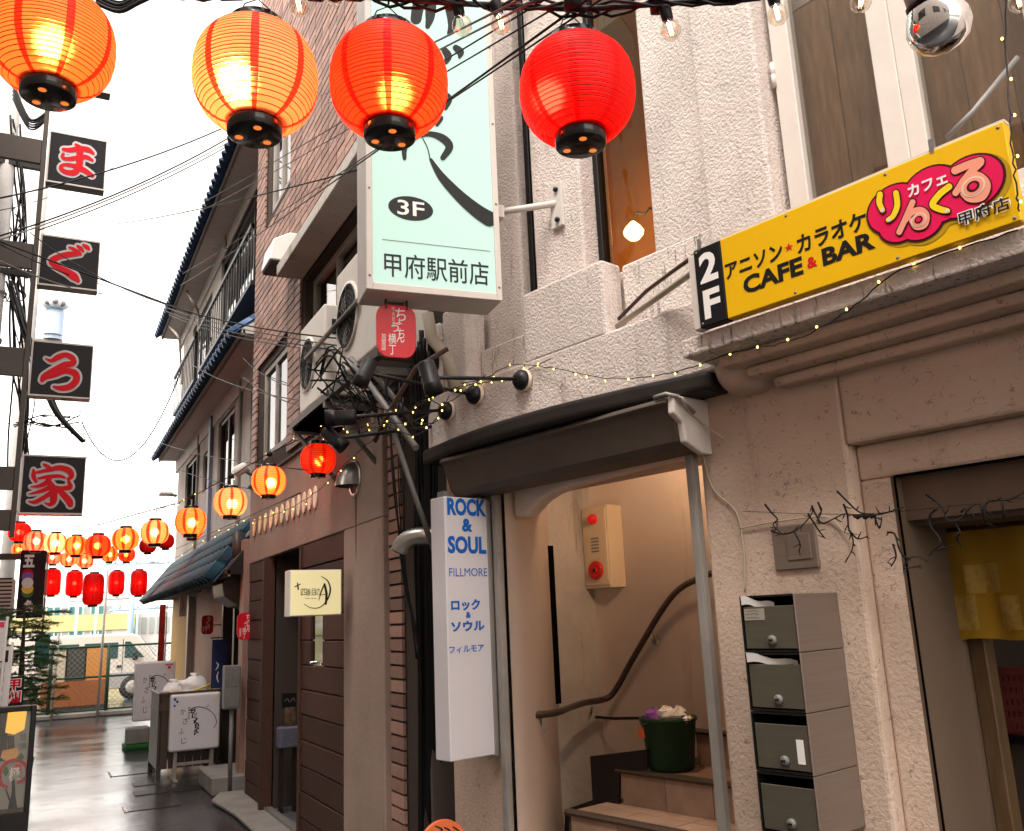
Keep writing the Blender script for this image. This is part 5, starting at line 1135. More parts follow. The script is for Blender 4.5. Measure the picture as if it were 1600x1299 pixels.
for k in range(3):
    MB().tube([Vector(v)+Vector((0, 0, .012*math.sin(i*1.3+k*2)))+RT*.0+FW*(.02*math.cos(i*.9+k)) for i, v in enumerate(crom([tuple(v) for v in main], 5))], .0035, 5).build('twisted_wire', 'cable_black', lc)
for x, y in ((895, 4), (1030, 8), (710, 2)): p = at(x, y, 1.82); MB().lathe([(.0, -.02), (.02, -.016), (.02, .016), (0, .02)], p, RT, 10).build('connector', 'rubber', lc)
def bulb(x, y, d, lab, lit=True):
    p = at(x, y, d); r = 17/FPX*d*.95
    o = thing('festoon_bulb', lab, 'bulb', p-Vector((0, 0, r)), 'clear bulbs on the festoon cable')
    ax = (UP*.95+RT*random.uniform(-.3, .3)).normalized()
    MB().lathe([(0, -r), (r*.5, -r*.87), (r*.87, -r*.5), (r, 0), (r*.87, r*.5), (r*.55, r*.86), (r*.45, r*1.1)], p, ax, 16).build('glass', 'bulb_glass', o)
    MB().lathe([(r*.5, r*.95), (r*.56, r*1.2), (r*.62, r*2.2), (r*.4, r*2.4), (0, r*2.4)], p, ax, 12).build('socket', 'rubber', o)
    if lit: MB().tube([p+ax*r*.8-RT*r*.15, p-RT*r*.1-ax*r*.4, p+RT*r*.15-ax*r*.3, p+RT*r*.15+ax*r*.7], r*.06, 5).build('filament', 'filament', o)
    else: MB().tube([p+ax*r*.8-RT*r*.15, p-RT*r*.1-ax*r*.4, p+RT*r*.15-ax*r*.3, p+RT*r*.15+ax*r*.7], r*.03, 5).build('filament', 'galv', o)
for x, y, lab, lit in ((467, 10, 'lit clear bulb between the second and third large lanterns', True), (523, -8, 'clear bulb cut by the top edge left of the third lantern', True), (722, 40, 'unlit clear bulb in front of the tall lit sign', False), (783, 38, 'lit clear bulb at the edge of the tall lit sign', True), (1048, 48, 'lit clear bulb right of the deep red lantern', True), (1215, 24, 'lit clear bulb beside the white casement', True), (1345, 4, 'lit clear bulb in front of the white casement', True), (1592, 4, 'lit clear bulb in the top-right picture corner', True)): bulb(x, y, 1.8, lab, lit)
# silver reflector lamp
p = at(1466, 38, 1.6); ax = (-UP*.9+RT*.35).normalized(); r = 48/FPX*1.6
rl = thing('reflector_lamp', 'shiny mirrored lamp bulb in a white holder at the top right', 'lamp', p-UP*r)
MB().lathe([(r*.62, -r*.85), (r*.85, -r*.5), (r, -r*.05), (r*.96, r*.3), (r*.75, r*.68), (r*.4, r*.9), (0, r*.97)], p, ax, 28).build('bulb', 'chrome', rl)
MB().lathe([(r*.5, -r*2.3), (r*.66, -r*2.2), (r*.68, -r*.82), (r*.5, -r*.8)], p, ax, 20).build('holder', 'plastic_white', rl)
MB().lathe([(r*.7, -r*.9), (r*.74, -r*.86), (r*.74, -r*.74), (r*.66, -r*.7)], p, ax, 20).build('collar', 'rubber', rl)
# overhead cables against the sky: (x, y, depth) ends, sag
sky_c = [((-10, 312, 9), (360, 195, 12), .1, .012), ((-10, 372, 9), (372, 207, 12), .12, .012), ((-10, 378, 9), (374, 213, 12), .1, .01), ((60, 360, 9), (372, 219, 12), .08, .009), ((-5, 330, 10), (250, 210, 14), .2, .006),
         ((45, 362, 9.5), (580, 533, 5.2), .25, .007), ((0, 378, 9), (300, 490, 10), .0, .012), ((258, 480, 11), (560, 545, 5), .05, .006), ((258, 486, 11), (560, 552, 5), .06, .006), ((264, 492, 11), (580, 556, 5), .08, .006), ((0, 408, 8.5), (165, 460, 11), .05, .01), ((0, 382, 8.5), (160, 445, 11), .04, .008),
         ((0, 660, 10), (130, 640, 12), .1, .006), ((70, 650, 12), (258, 680, 14), .3, .006), ((128, 660, 13), (290, 560, 13), 1.0, .012), ((60, 692, 12), (250, 706, 14), .1, .006), ((130, 678, 13), (250, 790, 22), .6, .006), ((128, 645, 12), (140, 760, 14), 0, .006),
         ((262, 345, 13), (1000, -90, 1.6), .03, .003), ((300, 336, 12), (1010, -72, 1.6), .03, .003), ((100, 355, 14), (610, 252, 4.3), .1, .006), ((282, 446, 11.5), (1000, -60, 1.6), .03, .004), ((285, 428, 11.5), (1010, -48, 1.6), .02, .003), ((500, 150, 6.3), (900, -45, 1.2), .01, .003), ((505, 165, 6.3), (920, -42, 1.2), .01, .003),
         ((380, 590, 8.75), (600, 650, 4.6), .1, .006), ((380, 560, 8.75), (590, 600, 4.6), .15, .005), ((300, 570, 11), (590, 640, 4.6), .1, .006), ((270, 860, 14), (470, 770, 6), .0, .006), ((245, 690, 14), (480, 735, 5.6), .05, .005), ((250, 720, 14), (395, 765, 8), .05, .005)]
CLAB = ['bundled black cable from the left pole to the upper eave']*5 + ['cable sagging from the square signs to the outdoor units', 'thick cable from the left pole towards the second eave'] + ['grey cable from the tiled house to the cable knot']*3 + ['pale cable crossing the hook-lettered sign']*2 + ['thin cable left of the three-shaped sign below the transformer', 'thin cable dipping between the lowest square signs and the house', 'thick cable hanging in a deep curve against the sky', 'thin cable above the many-stroked sign', 'faint cable falling away behind the lanterns', 'short upright cable beside the many-stroked sign'] + ['thin wire behind the third large lantern']*7 + ['wire crossing the brick wall']*3 + ['wire along the house front above the wall lanterns']*3
_cnt = {}
for i_ in sorted(range(len(sky_c)), key=lambda i: sky_c[i][0][1]+sky_c[i][1][1]):
    l_ = CLAB[i_]
    if CLAB.count(l_) > 1: _cnt[l_] = _cnt.get(l_, 0)+1; CLAB[i_] = l_+', '+('first', 'second', 'third', 'fourth', 'fifth', 'sixth', 'seventh')[_cnt[l_]-1]+' from the top'
for (a, b, s_, r_), cl_ in zip(sky_c, CLAB): cable(cl_.replace('one of two ', '').replace('one of three ', '').replace('cables', 'cable'), at(*a), at(*b), s_, r_*.8, 'cable_grey' if r_ == .01 else 'cable_black')
# tangle on the left pole
tg = thing('cable_tangle', 'tangled black cables hanging on the left utility pole', 'cables', AF(12.7).pt(30, 700))
rng = random.Random(5)
def tangle(parent, n, pfun, r=.008, mat='cable_black'):
    for i in range(n): MB().tube([Vector(v) for v in crom([tuple(v) for v in pfun(i)], 5)], r*rng.uniform(.6, 1.5), 5).build('cable', mat, parent)
def lpole(i):
    y = 200+rng.uniform(-20, 20); x = rng.uniform(0, 30); out = []
    for k in range(7): out.append(at(x+rng.uniform(-14, 14)+k*3, y, 12.3+rng.uniform(-.2, .2))); y += rng.uniform(60, 110)
    return out
tangle(tg, 9, lpole, .012)
tangle(tg, 10, lambda i: [at(rng.uniform(-10, 45), 360+rng.uniform(-40, 60)+k*18, 12.4+rng.uniform(-.2, .2)) for k in range(5)], .009)
tangle(tg, 3, lambda i: [at(10+i*6, 440, 12), at(35+i*5, 520, 11.5), at(62+i*5, 590, 11), at(85+i*4, 645, 10.4), at(128+i*2, 690, 10.2)], .022)
tangle(tg, 8, lambda i: [at(15+rng.uniform(0, 30), 640+rng.uniform(-10, 40), 12), at(60+rng.uniform(-20, 20), 665+rng.uniform(-20, 20), 12), at(130+rng.uniform(-30, 10), 655+rng.uniform(-15, 20), 12)], .008)
tangle(tg, 5, lambda i: [at(20, 130+6*i, 12), at(45, 185+4*i, 12), at(68, 180+3*i, 12), at(82, 160, 12), at(78+i*3, 140, 12)], .02)
tangle(tg, 4, lambda i: [at(150, 5-6*i, 6), at(185, 18-5*i, 6), at(215, 5-5*i, 6), at(250, -12-4*i, 6)], .012)
# tangle by the rack and the gap between the buildings
tg2 = thing('cable_knot', 'knot of black cables under the outdoor units', 'cables', KF.pt(540, 600, -.4))
tangle(tg2, 15, lambda i: [at(rng.uniform(485, 520), rng.uniform(565, 620), 4.9), at(rng.uniform(500, 560), rng.uniform(540, 640), 4.8+rng.uniform(-.2, .2)), at(rng.uniform(530, 590), rng.uniform(560, 650), 4.7), at(rng.uniform(560, 640), rng.uniform(600, 690), 4.6+rng.uniform(-.1, .2))], .0045)
tg3 = thing('gap_cables', 'black cables and conduits running down between the two buildings', 'cables', at(668, 1040, 4.5))
tangle(tg3, 12, lambda i: [at(640+i*4+rng.uniform(-3, 3), 520+rng.uniform(-20, 60), 4.45), at(648+i*3.2+rng.uniform(-3, 3), 700, 4.5), at(652+i*3+rng.uniform(-5, 5), 860, 4.5), at(655+i*3, 1060, 4.5), at(655+i*3, 1350, 4.5)], .011)
tangle(tg3, 6, lambda i: [at(600+rng.uniform(0, 30), 600+rng.uniform(-20, 30), 4.5), at(618+rng.uniform(-10, 15), 760, 4.45), at(630+rng.uniform(-10, 10), 900, 4.45), at(655+rng.uniform(-5, 8), 1030, 4.4)], .0045)
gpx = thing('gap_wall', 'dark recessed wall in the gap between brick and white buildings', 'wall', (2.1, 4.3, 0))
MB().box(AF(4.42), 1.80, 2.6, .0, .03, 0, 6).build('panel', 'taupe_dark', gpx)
MB().tube([at(603, 640, 4.3), at(640, 750, 4.25), at(682, 872, 4.2)], .014, 8).build('grey_pipe', 'galv', None, 'thin grey steel pipe slanting down beside the brick wall', 'pipe')
MB().tube([at(668, 490, 4.4), at(675, 530, 4.38), at(700, 560, 4.3), at(712, 610, 4.25)], .03, 10).build('beige_hose', 'pipe_beige', None, 'thick beige hose bending out below the tall lit sign', 'hose')
MB().tube([at(585, 690, 4.3), at(610, 640, 4.25), at(650, 575, 4.2), at(700, 545, 4.2)], .012, 8).build('brown_conduit', 'pipe_brown', None, 'rusty brown conduit arching below the red plaque', 'conduit')
q = AF(4.4).uz(668, 892); q2 = AF(4.4).uz(690, 1005)
jb = thing('junction_box', 'narrow grey junction box behind the upright white sign', 'junction box', AF(4.4).w(q[0], 0, q2[1]))
MB().box(AF(4.4), q[0], q2[0], -.06, .0, q2[1], q[1]).build('case', 'mail_side', jb, bevel=.006)
for z in (q[1]-.03, q2[1]+.03): MB().cyl(AF(4.4).w(q[0]+.02, -.06, z), AF(4.4).w(q[0]+.02, -.064, z), .006, 8).build('screw', 'dark_metal', jb)
# elbow duct
du = thing('elbow_duct', 'ribbed steel elbow duct pointing out of the gap', 'duct', at(625, 870, 4.35))
dpts = [at(700, 838, 4.25), at(672, 838, 4.25), at(655, 838, 4.25), at(640, 842, 4.25), at(630, 850, 4.25), at(624, 862, 4.25)]
cc = crom([tuple(v) for v in dpts], 6); m = MB(); rr = [.041+(.003 if i % 2 else 0)*(1 if i > 8 else 0) for i in range(len(cc))]
m.tube([Vector(v) for v in cc], rr, 18); m.build('pipe', 'steel_duct', du)
e1, e0 = Vector(cc[-1]), Vector(cc[-3]); MB().lathe([(.038, .003), (.0, .0035)], e1, e1-e0, 18).build('opening', 'black_void', du)
# spotlights on arms
def spot(label, bx, by, lx, ly, ld, aim, size=.075):
    b = WF.pt(bx, by, -.125 if bx > 690 else -.05); p = at(lx, ly, ld)
    o = thing('spotlight', label, 'spotlight', p-Vector((0, 0, size)), 'black spotlights on wall arms')
    MB().lathe([(.05, 0), (.052, .012), (.045, .016)], b, -WF.Y, 20).build('base_ring', 'ink_cream', o)
    MB().lathe([(.046, .016), (.046, .03), (.03, .05), (.012, .055)], b, -WF.Y, 20).build('base', 'dark_metal', o)
    MB().tube([b-WF.Y*.05, p], .0085, 8).build('arm', 'dark_metal', o)
    a = (RT*aim[0]-UP*aim[1]+FW*(-.15)).normalized(); L = size
    MB().lathe([(0, -L), (L*.42, -L*.95), (L*.5, -L*.8), (L*.5, L*.35), (L*.52, L*.36), (L*.52, L*.42), (L*.56, L), (L*.48, L), (L*.46, L*.7), (0, L*.68)], p, a, 20).build('head', 'dark_metal', o)
    MB().tube([p-a*L*.3+WF.X*L*.5, p-a*L*.2-a.cross(FW)*L*.55, p-a*L*.3-WF.X*L*.5], .006, 6).build('yoke', 'dark_metal', o)
spot('black spotlight on the longest arm, beside the white pier', 820, 595, 672, 590, 3.45, (.25, .8), .07)
spot('black spotlight pointing down nearest the red plaque', 746, 618, 571, 582, 3.6, (-.25, .6), .062)
spot('black spotlight lying level above the wall lanterns', 702, 643, 533, 653, 3.8, (-1, .05), .068)
spot('black spotlight tilted down beside the nearest wall lantern', 690, 668, 522, 686, 3.8, (.75, .6), .06)
# ================================================================ fairy lights
fb_me = bpy.data.meshes.new('fairy_bulb'); b_ = MB().lathe([(0, -.005), (.004, -.003), (.005, .001), (.003, .006), (0, .007)], (0, 0, 0), n=8); fb_me.from_pydata(b_.v, [], b_.f); fb_me.materials.append(MATS['fairy'])
def fairy(label, pts, every, r=.0022, amp=.012, size=1):
    P = [Vector(v) for v in crom([tuple(p) for p in pts], 8)]
    o = thing('fairy_lights', label, 'fairy lights', P[0], 'strings of fairy lights')
    P = [p+Vector((rng.uniform(-1, 1), rng.uniform(-1, 1), rng.uniform(-1, 1)))*amp*.25 for p in P]
    MB().tube(P, r, 4).build('wire', 'cable_black', o)
    d = 0; last = P[0]
    for p in P[1:]:
        d += (p-last).length
        if d > every:
            d = 0; off = Vector((rng.uniform(-1, 1), rng.uniform(-1, 1), rng.uniform(-1.2, .6)))*amp
            MB().tube([p, p+off], r, 4).build('lead', 'cable_black', o); inst(fb_me, 'bulb', o, p+off, scale=(size*.75,)*3)
        last = p
Wp = lambda x, y, o=-.32: WF.pt(x, y, o)
fairy('string of fairy lights under the yellow sign and along the shutter hood', [Wp(1590, 360), Wp(1410, 422), Wp(1325, 485), Wp(1245, 530), Wp(1150, 550, -.28), Wp(1060, 580, -.24), Wp(960, 592, -.2), Wp(860, 575, -.15), Wp(800, 570, -.14), Wp(760, 590, -.14), Wp(715, 600, -.14)], .1)
fairy('string of fairy lights hanging down the right end of the yellow sign', [WF.pt(1570, -10, -.3), WF.pt(1572, 90, -.3), WF.pt(1578, 180, -.34), WF.pt(1585, 265, -.36), WF.pt(1592, 330, -.36)], .11)
fairy('string of fairy lights draped from the white pier across the spotlights', [Wp(860, 560, -.14), Wp(800, 590, -.16), at(740, 600, 3.5), at(700, 610, 3.5), at(640, 640, 3.5), at(600, 640, 3.6)], .09)
fairy('string of fairy lights along the spotlight arms', [at(760, 585, 3.5), at(700, 630, 3.5), at(640, 660, 3.6), at(590, 660, 3.7), at(540, 675, 3.8), at(500, 690, 4)], .09)
fairy('tangle of fairy lights in the gap beside the white pier', [at(700, 620, 3.6), at(680, 660, 3.6), at(640, 655, 3.6), at(660, 625, 3.6), at(690, 640, 3.6), at(650, 680, 3.6), at(600, 665, 3.7), at(560, 680, 3.8)], .08)
fairy('string of fairy lights hanging in a line over the wooden ovals', [at(595, 675, 4.4), at(540, 725, 4.6), at(490, 772, 5.2), at(430, 805, 6), at(370, 820, 7), at(320, 845, 8), at(262, 880, 9)], .2, amp=.02)
fairy('string of fairy lights above the wall lanterns', [at(560, 660, 4.2)]+[p+Vector((0, 0, .2)) for p in SP]+[at(240, 800, 8.6)], .2, .004, .025, 1)
# bracket for wall lanterns: clips where the string passes
for i, p in enumerate(SP): MB().lathe([(0, -.022), (.02, -.016), (.022, .01), (0, .022)], p+Vector((0, 0, .2)), n=8).build('cable_clip', 'rubber', None, 'black clip holding the %s wall lantern from the spotlights' % NTH[i], 'clip', 'clips on the lantern string')
# security light on the house corner
sl2 = thing('security_light', 'white tubular floodlight on the brick corner behind a lantern', 'floodlight', at(378, 735, 8.3))
MB().cyl(at(368, 738, 8.2), at(388, 728, 8.2), .05, 12).build('head', 'plastic_white', sl2); MB().tube([at(380, 735, 8.2), at(392, 742, 8.4)], .014).build('arm', 'galv', sl2)
sl3 = thing('street_light', 'flat white street light sticking out at the far corner of the house', 'street light', at(255, 772, 14))
MB().box(AF(at(255, 772, 14).y), at(248, 772, 14).x, at(270, 775, 14).x, -.1, .1, at(255, 775, 14).z, at(255, 769, 14).z).build('head', 'plastic_white', sl3, bevel=.02); MB().tube([at(266, 773, 14), at(276, 775, 14)], .025).build('arm', 'galv', sl3)
# ================================================================ white signboards in the alley
def wisteria(fr, P, parent):
    sts = [[(.4, .27, .02), (.5, .24, .014), (.62, .25, .012), (.75, .3, .013), (.87, .4, .013), (.92, .52, .014), (.9, .6, .012), (.86, .63, .008)], [(.7, .26, .008), (.76, .22, .012)], [(.38, .28, .02), (.44, .29, .025), (.5, .27, .02)]]
    rg = random.Random(3)
    for k in range(30):
        t = k/29; x = .46+.07*t+rg.uniform(-.07, .07)*(1-t*.6); y = .28+.42*t; sts.append([(x, y, .012), (x+rg.uniform(-.03, .03), y+.018, .024), (x+rg.uniform(-.02, .02), y+.03, .006)])
    strokes(fr, -.0015, sts, 'ink_black', parent, 'emblem', uz=P, dy=.00008)
def wsign(label, fr, x0, y0, x1, y1, legs, red):
    a, b = fr.uz(x0, y0), fr.uz(x1, y1); w, h = b[0]-a[0], a[1]-b[1]
    o = thing('white_signboard', label, 'signboard', fr.w(a[0]+w/2, .06, 0), 'white signboards in the alley')
    MB().box(fr, a[0], b[0], .0, .13, b[1], a[1]).build('case', 'acrylic_white', o, bevel=.025, seg=3)
    MB().box(fr, a[0]-.005, b[0]+.005, .03, .1, b[1]-.004, a[1]+.004).build('rim', 'alu_dull', o, bevel=.025, seg=2)
    P = lambda x, y: (a[0]+w*x, a[1]-h*y)
    wisteria(fr, P, o)
    for i, (t, x) in enumerate(zip('かさふじ', (.2, .25, .18, .24))):
        p, q = P(x, .25+.17*i+.105), P(x+.1, .25+.17*i); text(fr, -.0015, t, p[0], p[1], q[0], q[1], 'ink_black', o)
    for i in range(5): p = P(.35, .22+.045*i+.04); q = P(.385, .22+.045*i); text(fr, -.0015, '手打ちそば'[i] if False else '|', p[0], p[1], q[0], q[1], 'ink_grey', o) if False else MB().box(fr, p[0], q[0], -.0015, -.0005, p[1]+.002, q[1]-.004).build('small_print', 'ink_grey', o)
    if red:
        p, q = P(.74, .07), P(.93, .05); MB().box(fr, p[0], q[0], -.002, -.001, p[1], q[1]).build('sticker', 'ink_red', o); p, q = P(.8, .13), P(.88, .09); MB().box(fr, p[0], q[0], -.002, -.001, p[1], q[1]).build('sticker', 'ink_red', o)
    else:
        for (x, y, s, mt) in ((.06, .05, .05, 'ink_blue'), (.11, .1, .04, 'banner_navy'), (.06, .17, .04, 'ink_blue'), (.84, .05, .09, 'panel_cream')):
            p, q = P(x, y+s), P(x+s, y); MB().box(fr, p[0], q[0], -.002, -.001, p[1], q[1]).build('sticker', mt, o)
    if legs:
        for t in (.1, .82):
            MB().box(fr, a[0]+w*t, a[0]+w*t+.04, .03, .06, .0, b[1]-.004).build('leg', 'alu_dull', o, bevel=.004); MB().box(fr, a[0]+w*t, a[0]+w*t+.04, -.14, .2, .0, .02).build('foot', 'alu', o, bevel=.006)
        MB().box(fr, a[0]+w*.1+.04, a[0]+w*.82, .035, .055, .14, .17).build('cross_bar', 'alu_dull', o)
    else:
        MB().box(fr, a[0]+w*.45, a[0]+w*.75, .02, .1, .07, b[1]-.004).build('stem', 'dark_metal', o); MB().box(fr, a[0]-.1, b[0]+.1, -.15, .28, .0, .06).build('base', 'turf_green', o, bevel=.01)
        MB().box(fr, a[0]-.08, a[0]+w*.42, -.1, .15, .061, .28).build('weight_block', 'concrete', o, bevel=.02)
    return o
SB = AF(10.35, 0, 0)
wsign('nearer white signboard with blossom emblem in front of the wooden bin', SB, 267, 1087, 343, 1169, True, False)
wsign('farther white signboard with blossom emblem on a green base', AF(13.6), 212, 1036, 271, 1123, False, True)
# wooden bin with rubbish bags
BF = AF(10.55); a = BF.uz(250, 1085); b = BF.uz(342, 1200)
bn_ = thing('wooden_bin', 'tall dark wooden bin behind the nearer white signboard', 'bin', BF.w((a[0]+b[0])/2, .4, 0))
bx0, bx1, bz = a[0]+.02, b[0]-.02, a[1]-.02
for i in range(7): w_ = (bx1-bx0)/7; MB().box(BF, bx0+i*w_+.003, bx0+(i+1)*w_-.003, .0, .025, .1, bz).build('slat', 'wet_wood', bn_, bevel=.003)
for i in range(7): MB().box(BF, bx0-.025, bx0, .02+i*.11, .02+i*.11+.104, .1, bz).build('slat', 'wet_wood', bn_, bevel=.003)
MB().box(BF, bx1, bx1+.025, .0, .8, .1, bz).build('side_panel', 'wet_wood', bn_); MB().box(BF, bx0, bx1, .79, .815, .1, bz).build('back_panel', 'wet_wood', bn_)
MB().box(BF, bx0-.03, bx1+.03, -.01, .82, bz-.16, bz-.14).build('shelf', 'wet_wood', bn_)
m = MB(); m.box(BF, bx0-.03, bx1+.03, -.012, .03, bz, bz+.03); m.box(BF, bx0-.03, bx0+.0, .03, .82, bz, bz+.03); m.build('top_rim', 'wet_wood', bn_, bevel=.004)
for u in (bx0-.03, bx1-.02):
    for y in (-.01, .76): MB().box(BF, u, u+.05, y, y+.05, 0, .12).build('leg', 'wet_wood', bn_)
def bag(label, x, y, d, r, seed):
    p = at(x, y, d); rg = random.Random(seed); m = MB(); n, k = 14, 9
    for i in range(k+1):
        t = i/k; h = -r*.7+1.5*r*t; rad = r*max(.12, math.sin(math.pi*(.18+.74*t))**.6)*(1.05-.25*t)
        for j in range(n): a_ = 2*math.pi*j/n; q = 1+rg.uniform(-.16, .16); m.v.append(p+Vector((rad*q*math.cos(a_)*1.15+.1*r*t, rad*q*math.sin(a_), h+rg.uniform(-.06, .06)*r)))
    for i in range(k):
        for j in range(n): l = (j+1) % n; m.f.append((i*n+j, i*n+l, (i+1)*n+l, (i+1)*n+j)); m.sm.append(True); m.mi.append(0)
    m.f.append(tuple(range(n-1, -1, -1))); m.sm.append(False); m.mi.append(0); m.f.append(tuple(k*n+j for j in range(n))); m.sm.append(False); m.mi.append(0)
    o = thing('rubbish_bag', label, 'rubbish bag', p-Vector((0, 0, r*.75)), 'rubbish bags on the bin')
    m.build('bag', 'bag_white', o); MB().tube([p+Vector((.08*r, 0, r*.7)), p+Vector((.02, -.02, r*.9)), p+Vector((-.04, 0, r*.98))], [.05, .03, .012], 6).build('knot', 'bag_white', o)
    return o
dB = (BF.pt(300, 1075)-EYE).dot(FW)
bag('largest white rubbish bag on top of the bin', 302, 1074, dB+.35, .15, 1); bag('low white rubbish bag at the near end of the bin', 270, 1080, dB+.3, .12, 2); bag('small white rubbish bag between the other two on the bin', 283, 1079, dB+.5, .1, 3)
MB().tube([at(262, 1082, dB+.1), at(290, 1086, dB+.05), at(316, 1075, dB+.2), at(345, 1063, dB+.4)], .012, 6).build('yellow_rope', 'rope_yellow', None, 'yellow rope tied over the rubbish bags', 'rope')
MB().tube([at(316, 1083, dB+.2), at(330, 1075, dB+.3), at(348, 1068, dB+.4)], .012, 6).build('yellow_rope', 'rope_yellow', None, 'short yellow rope end beside the meter box', 'rope')
# ================================================================ poster light box at lower left
PF_ = AF(7.3); b = PF_.uz(58, 1102); zb = PF_.uz(46, 1268)[1]
pb_ = thing('poster_light_box', 'black framed lit poster stand with a printed lamp, flower and red vase at lower left', 'poster stand', PF_.w(b[0]-.4, .1, 0))
px0, px1, pz1 = b[0]-.75, b[0], b[1]
m = MB(); m.box(PF_, px0, px1, .0, .12, 0, zb); m.box(PF_, px1-.035, px1, .0, .12, zb, pz1); m.box(PF_, px0, px0+.035, .0, .12, zb, pz1); m.box(PF_, px0+.035, px1-.035, .001, .12, pz1-.035, pz1); m.box(PF_, px0+.035, px1-.035, .08, .12, zb, pz1-.035)
m.build('case', 'frame_black', pb_, bevel=.005)
MB().box(PF_, px0+.035, px1-.035, .05, .06, zb, pz1-.035).build('poster', 'poster_pale', pb_)
MB().box(PF_, px0+.035, px1-.035, .01, .013, zb, pz1-.035).build('pane', 'poster_pane', pb_)
PX = lambda x, y: PF_.uz(x, y, .045)
def ppoly(pts, mat, y, name): MB().prism(PF_, [PX(*q) for q in pts], y, y+.001).build(name, mat, pb_)
ppoly([(8, 1145), (13, 1110), (42, 1112), (38, 1140), (22, 1148)], 'glowing_print', .047, 'lamp_print')  # printed lamp, its brightness added as emission
ppoly([(-8, 1190), (-8, 1106), (12, 1108), (11, 1190)], 'poster_wood', .0485, 'wood_print'); ppoly([(12, 1160), (10, 1150), (22, 1150), (23, 1190), (11, 1190)], 'poster_wood', .0487, 'wood_print')
ppoly([(1, 1184), (4, 1173), (14, 1171), (27, 1168), (29, 1178), (24, 1187), (10, 1190)], 'flower_peach', .046, 'flower_print')
ppoly([(20, 1206), (24, 1194), (34, 1196), (33, 1206), (27, 1210)], 'flower_red', .0462, 'flower_print')
for pts in ([(24, 1186), (34, 1176), (38, 1184), (30, 1192)], [(4, 1206), (10, 1196), (14, 1206), (9, 1214)]): ppoly(pts, 'leaf_print', .0465, 'leaf_print')
strokes(PF_, .0455, [[(4, 1228, 3), (0, 1215, 5), (3, 1200, 5), (14, 1190, 5), (30, 1189, 5), (41, 1198, 6), (42, 1212, 6), (35, 1220, 5), (28, 1223, 4)], [(12, 1230, 3), (2, 1226, 6), (-6, 1216, 5)]], 'vase_red', pb_, 'vase_print', uz=PX)
strokes(PF_, .0452, [[(21, 1218, 5), (21, 1240, 6), (20, 1255, 12), (20, 1268, 16)], [(9, 1233, 2), (15, 1250, 3)]], 'ink_black', pb_, 'vase_print', uz=PX)
for t, x0, y0, x1, y1, mt in (('地', 30, 1145, 42, 1158, 'ink_grey'), ('鶏', 29, 1160, 42, 1173, 'ink_grey'), ('極', 13, 1198, 32, 1222, 'ink_white')):
    p, q = PX(x0, y1), PX(x1, y0); text(PF_, .0445, t, p[0], p[1], q[0], q[1], mt, pb_, bold=.03)
MB().box(PF_, px0+.035, px1-.035, .02, .05, zb, zb+.025).build('pebble_tray', pm('pebbles', (.12, .07, .05), .7, var=(90, .8), bump=(120, .01)), pb_)
# black and red board behind it
KB = AF(8.6); a, b = KB.uz(8, 1058), KB.uz(35, 1103)
kb = thing('black_red_board', 'black board with two red and white outlined characters by the fir tree', 'sign', KB.w(a[0]+.1, 0, 0))
MB().box(KB, a[0]-.2, b[0], 0, .03, 0, a[1]).build('board', 'sign_black', kb)
for t, y0, y1 in (('甲', 1061, 1079), ('州', 1080, 1099)):
    p, q = KB.uz(11, y1), KB.uz(33, y0); text(KB, -.002, t, p[0]-.006, p[1]-.006, q[0]+.006, q[1]+.006, 'ink_white', kb, bold=.09); text(KB, -.004, t, p[0], p[1], q[0], q[1], 'ink_red', kb, bold=.035)
WB = AF(8.2)
for lab, x1, t, mt in (('white paper notice on a board at the left picture edge', 17, 1010, 'ink_white'), ('pink topped white flag at the left picture edge', 9, 970, 'plastic_white')):
    q = WB.uz(x1, t); o = thing('notice_flag', lab, 'notice', WB.w(q[0]-.1, 0, 0))
    MB().box(WB, q[0]-.3, q[0], 0, .015, .65 if t > 1000 else 1.35, q[1]).build('sheet', mt, o)
    MB().tube([WB.w(q[0]-.01, .02, 0), WB.w(q[0]+.01, .02, q[1]+.03)], .01).build('pole', 'plastic_white', o)
    if t > 1000:
        MB().box(WB, q[0]-.28, q[0]-.012, -.003, -.001, q[1]-.12, q[1]-.03).build('heading', 'ink_black', o)
        for k in range(5): MB().box(WB, q[0]-.26, q[0]-.03, -.003, -.001, q[1]-.2-k*.07, q[1]-.16-k*.07).build('text_block', 'sign_grey', o)
    else: MB().box(WB, q[0]-.29, q[0]-.006, -.003, -.001, q[1]-.05, q[1]-.01).build('heading', 'ink_pink', o)
    WB = AF(7.9)
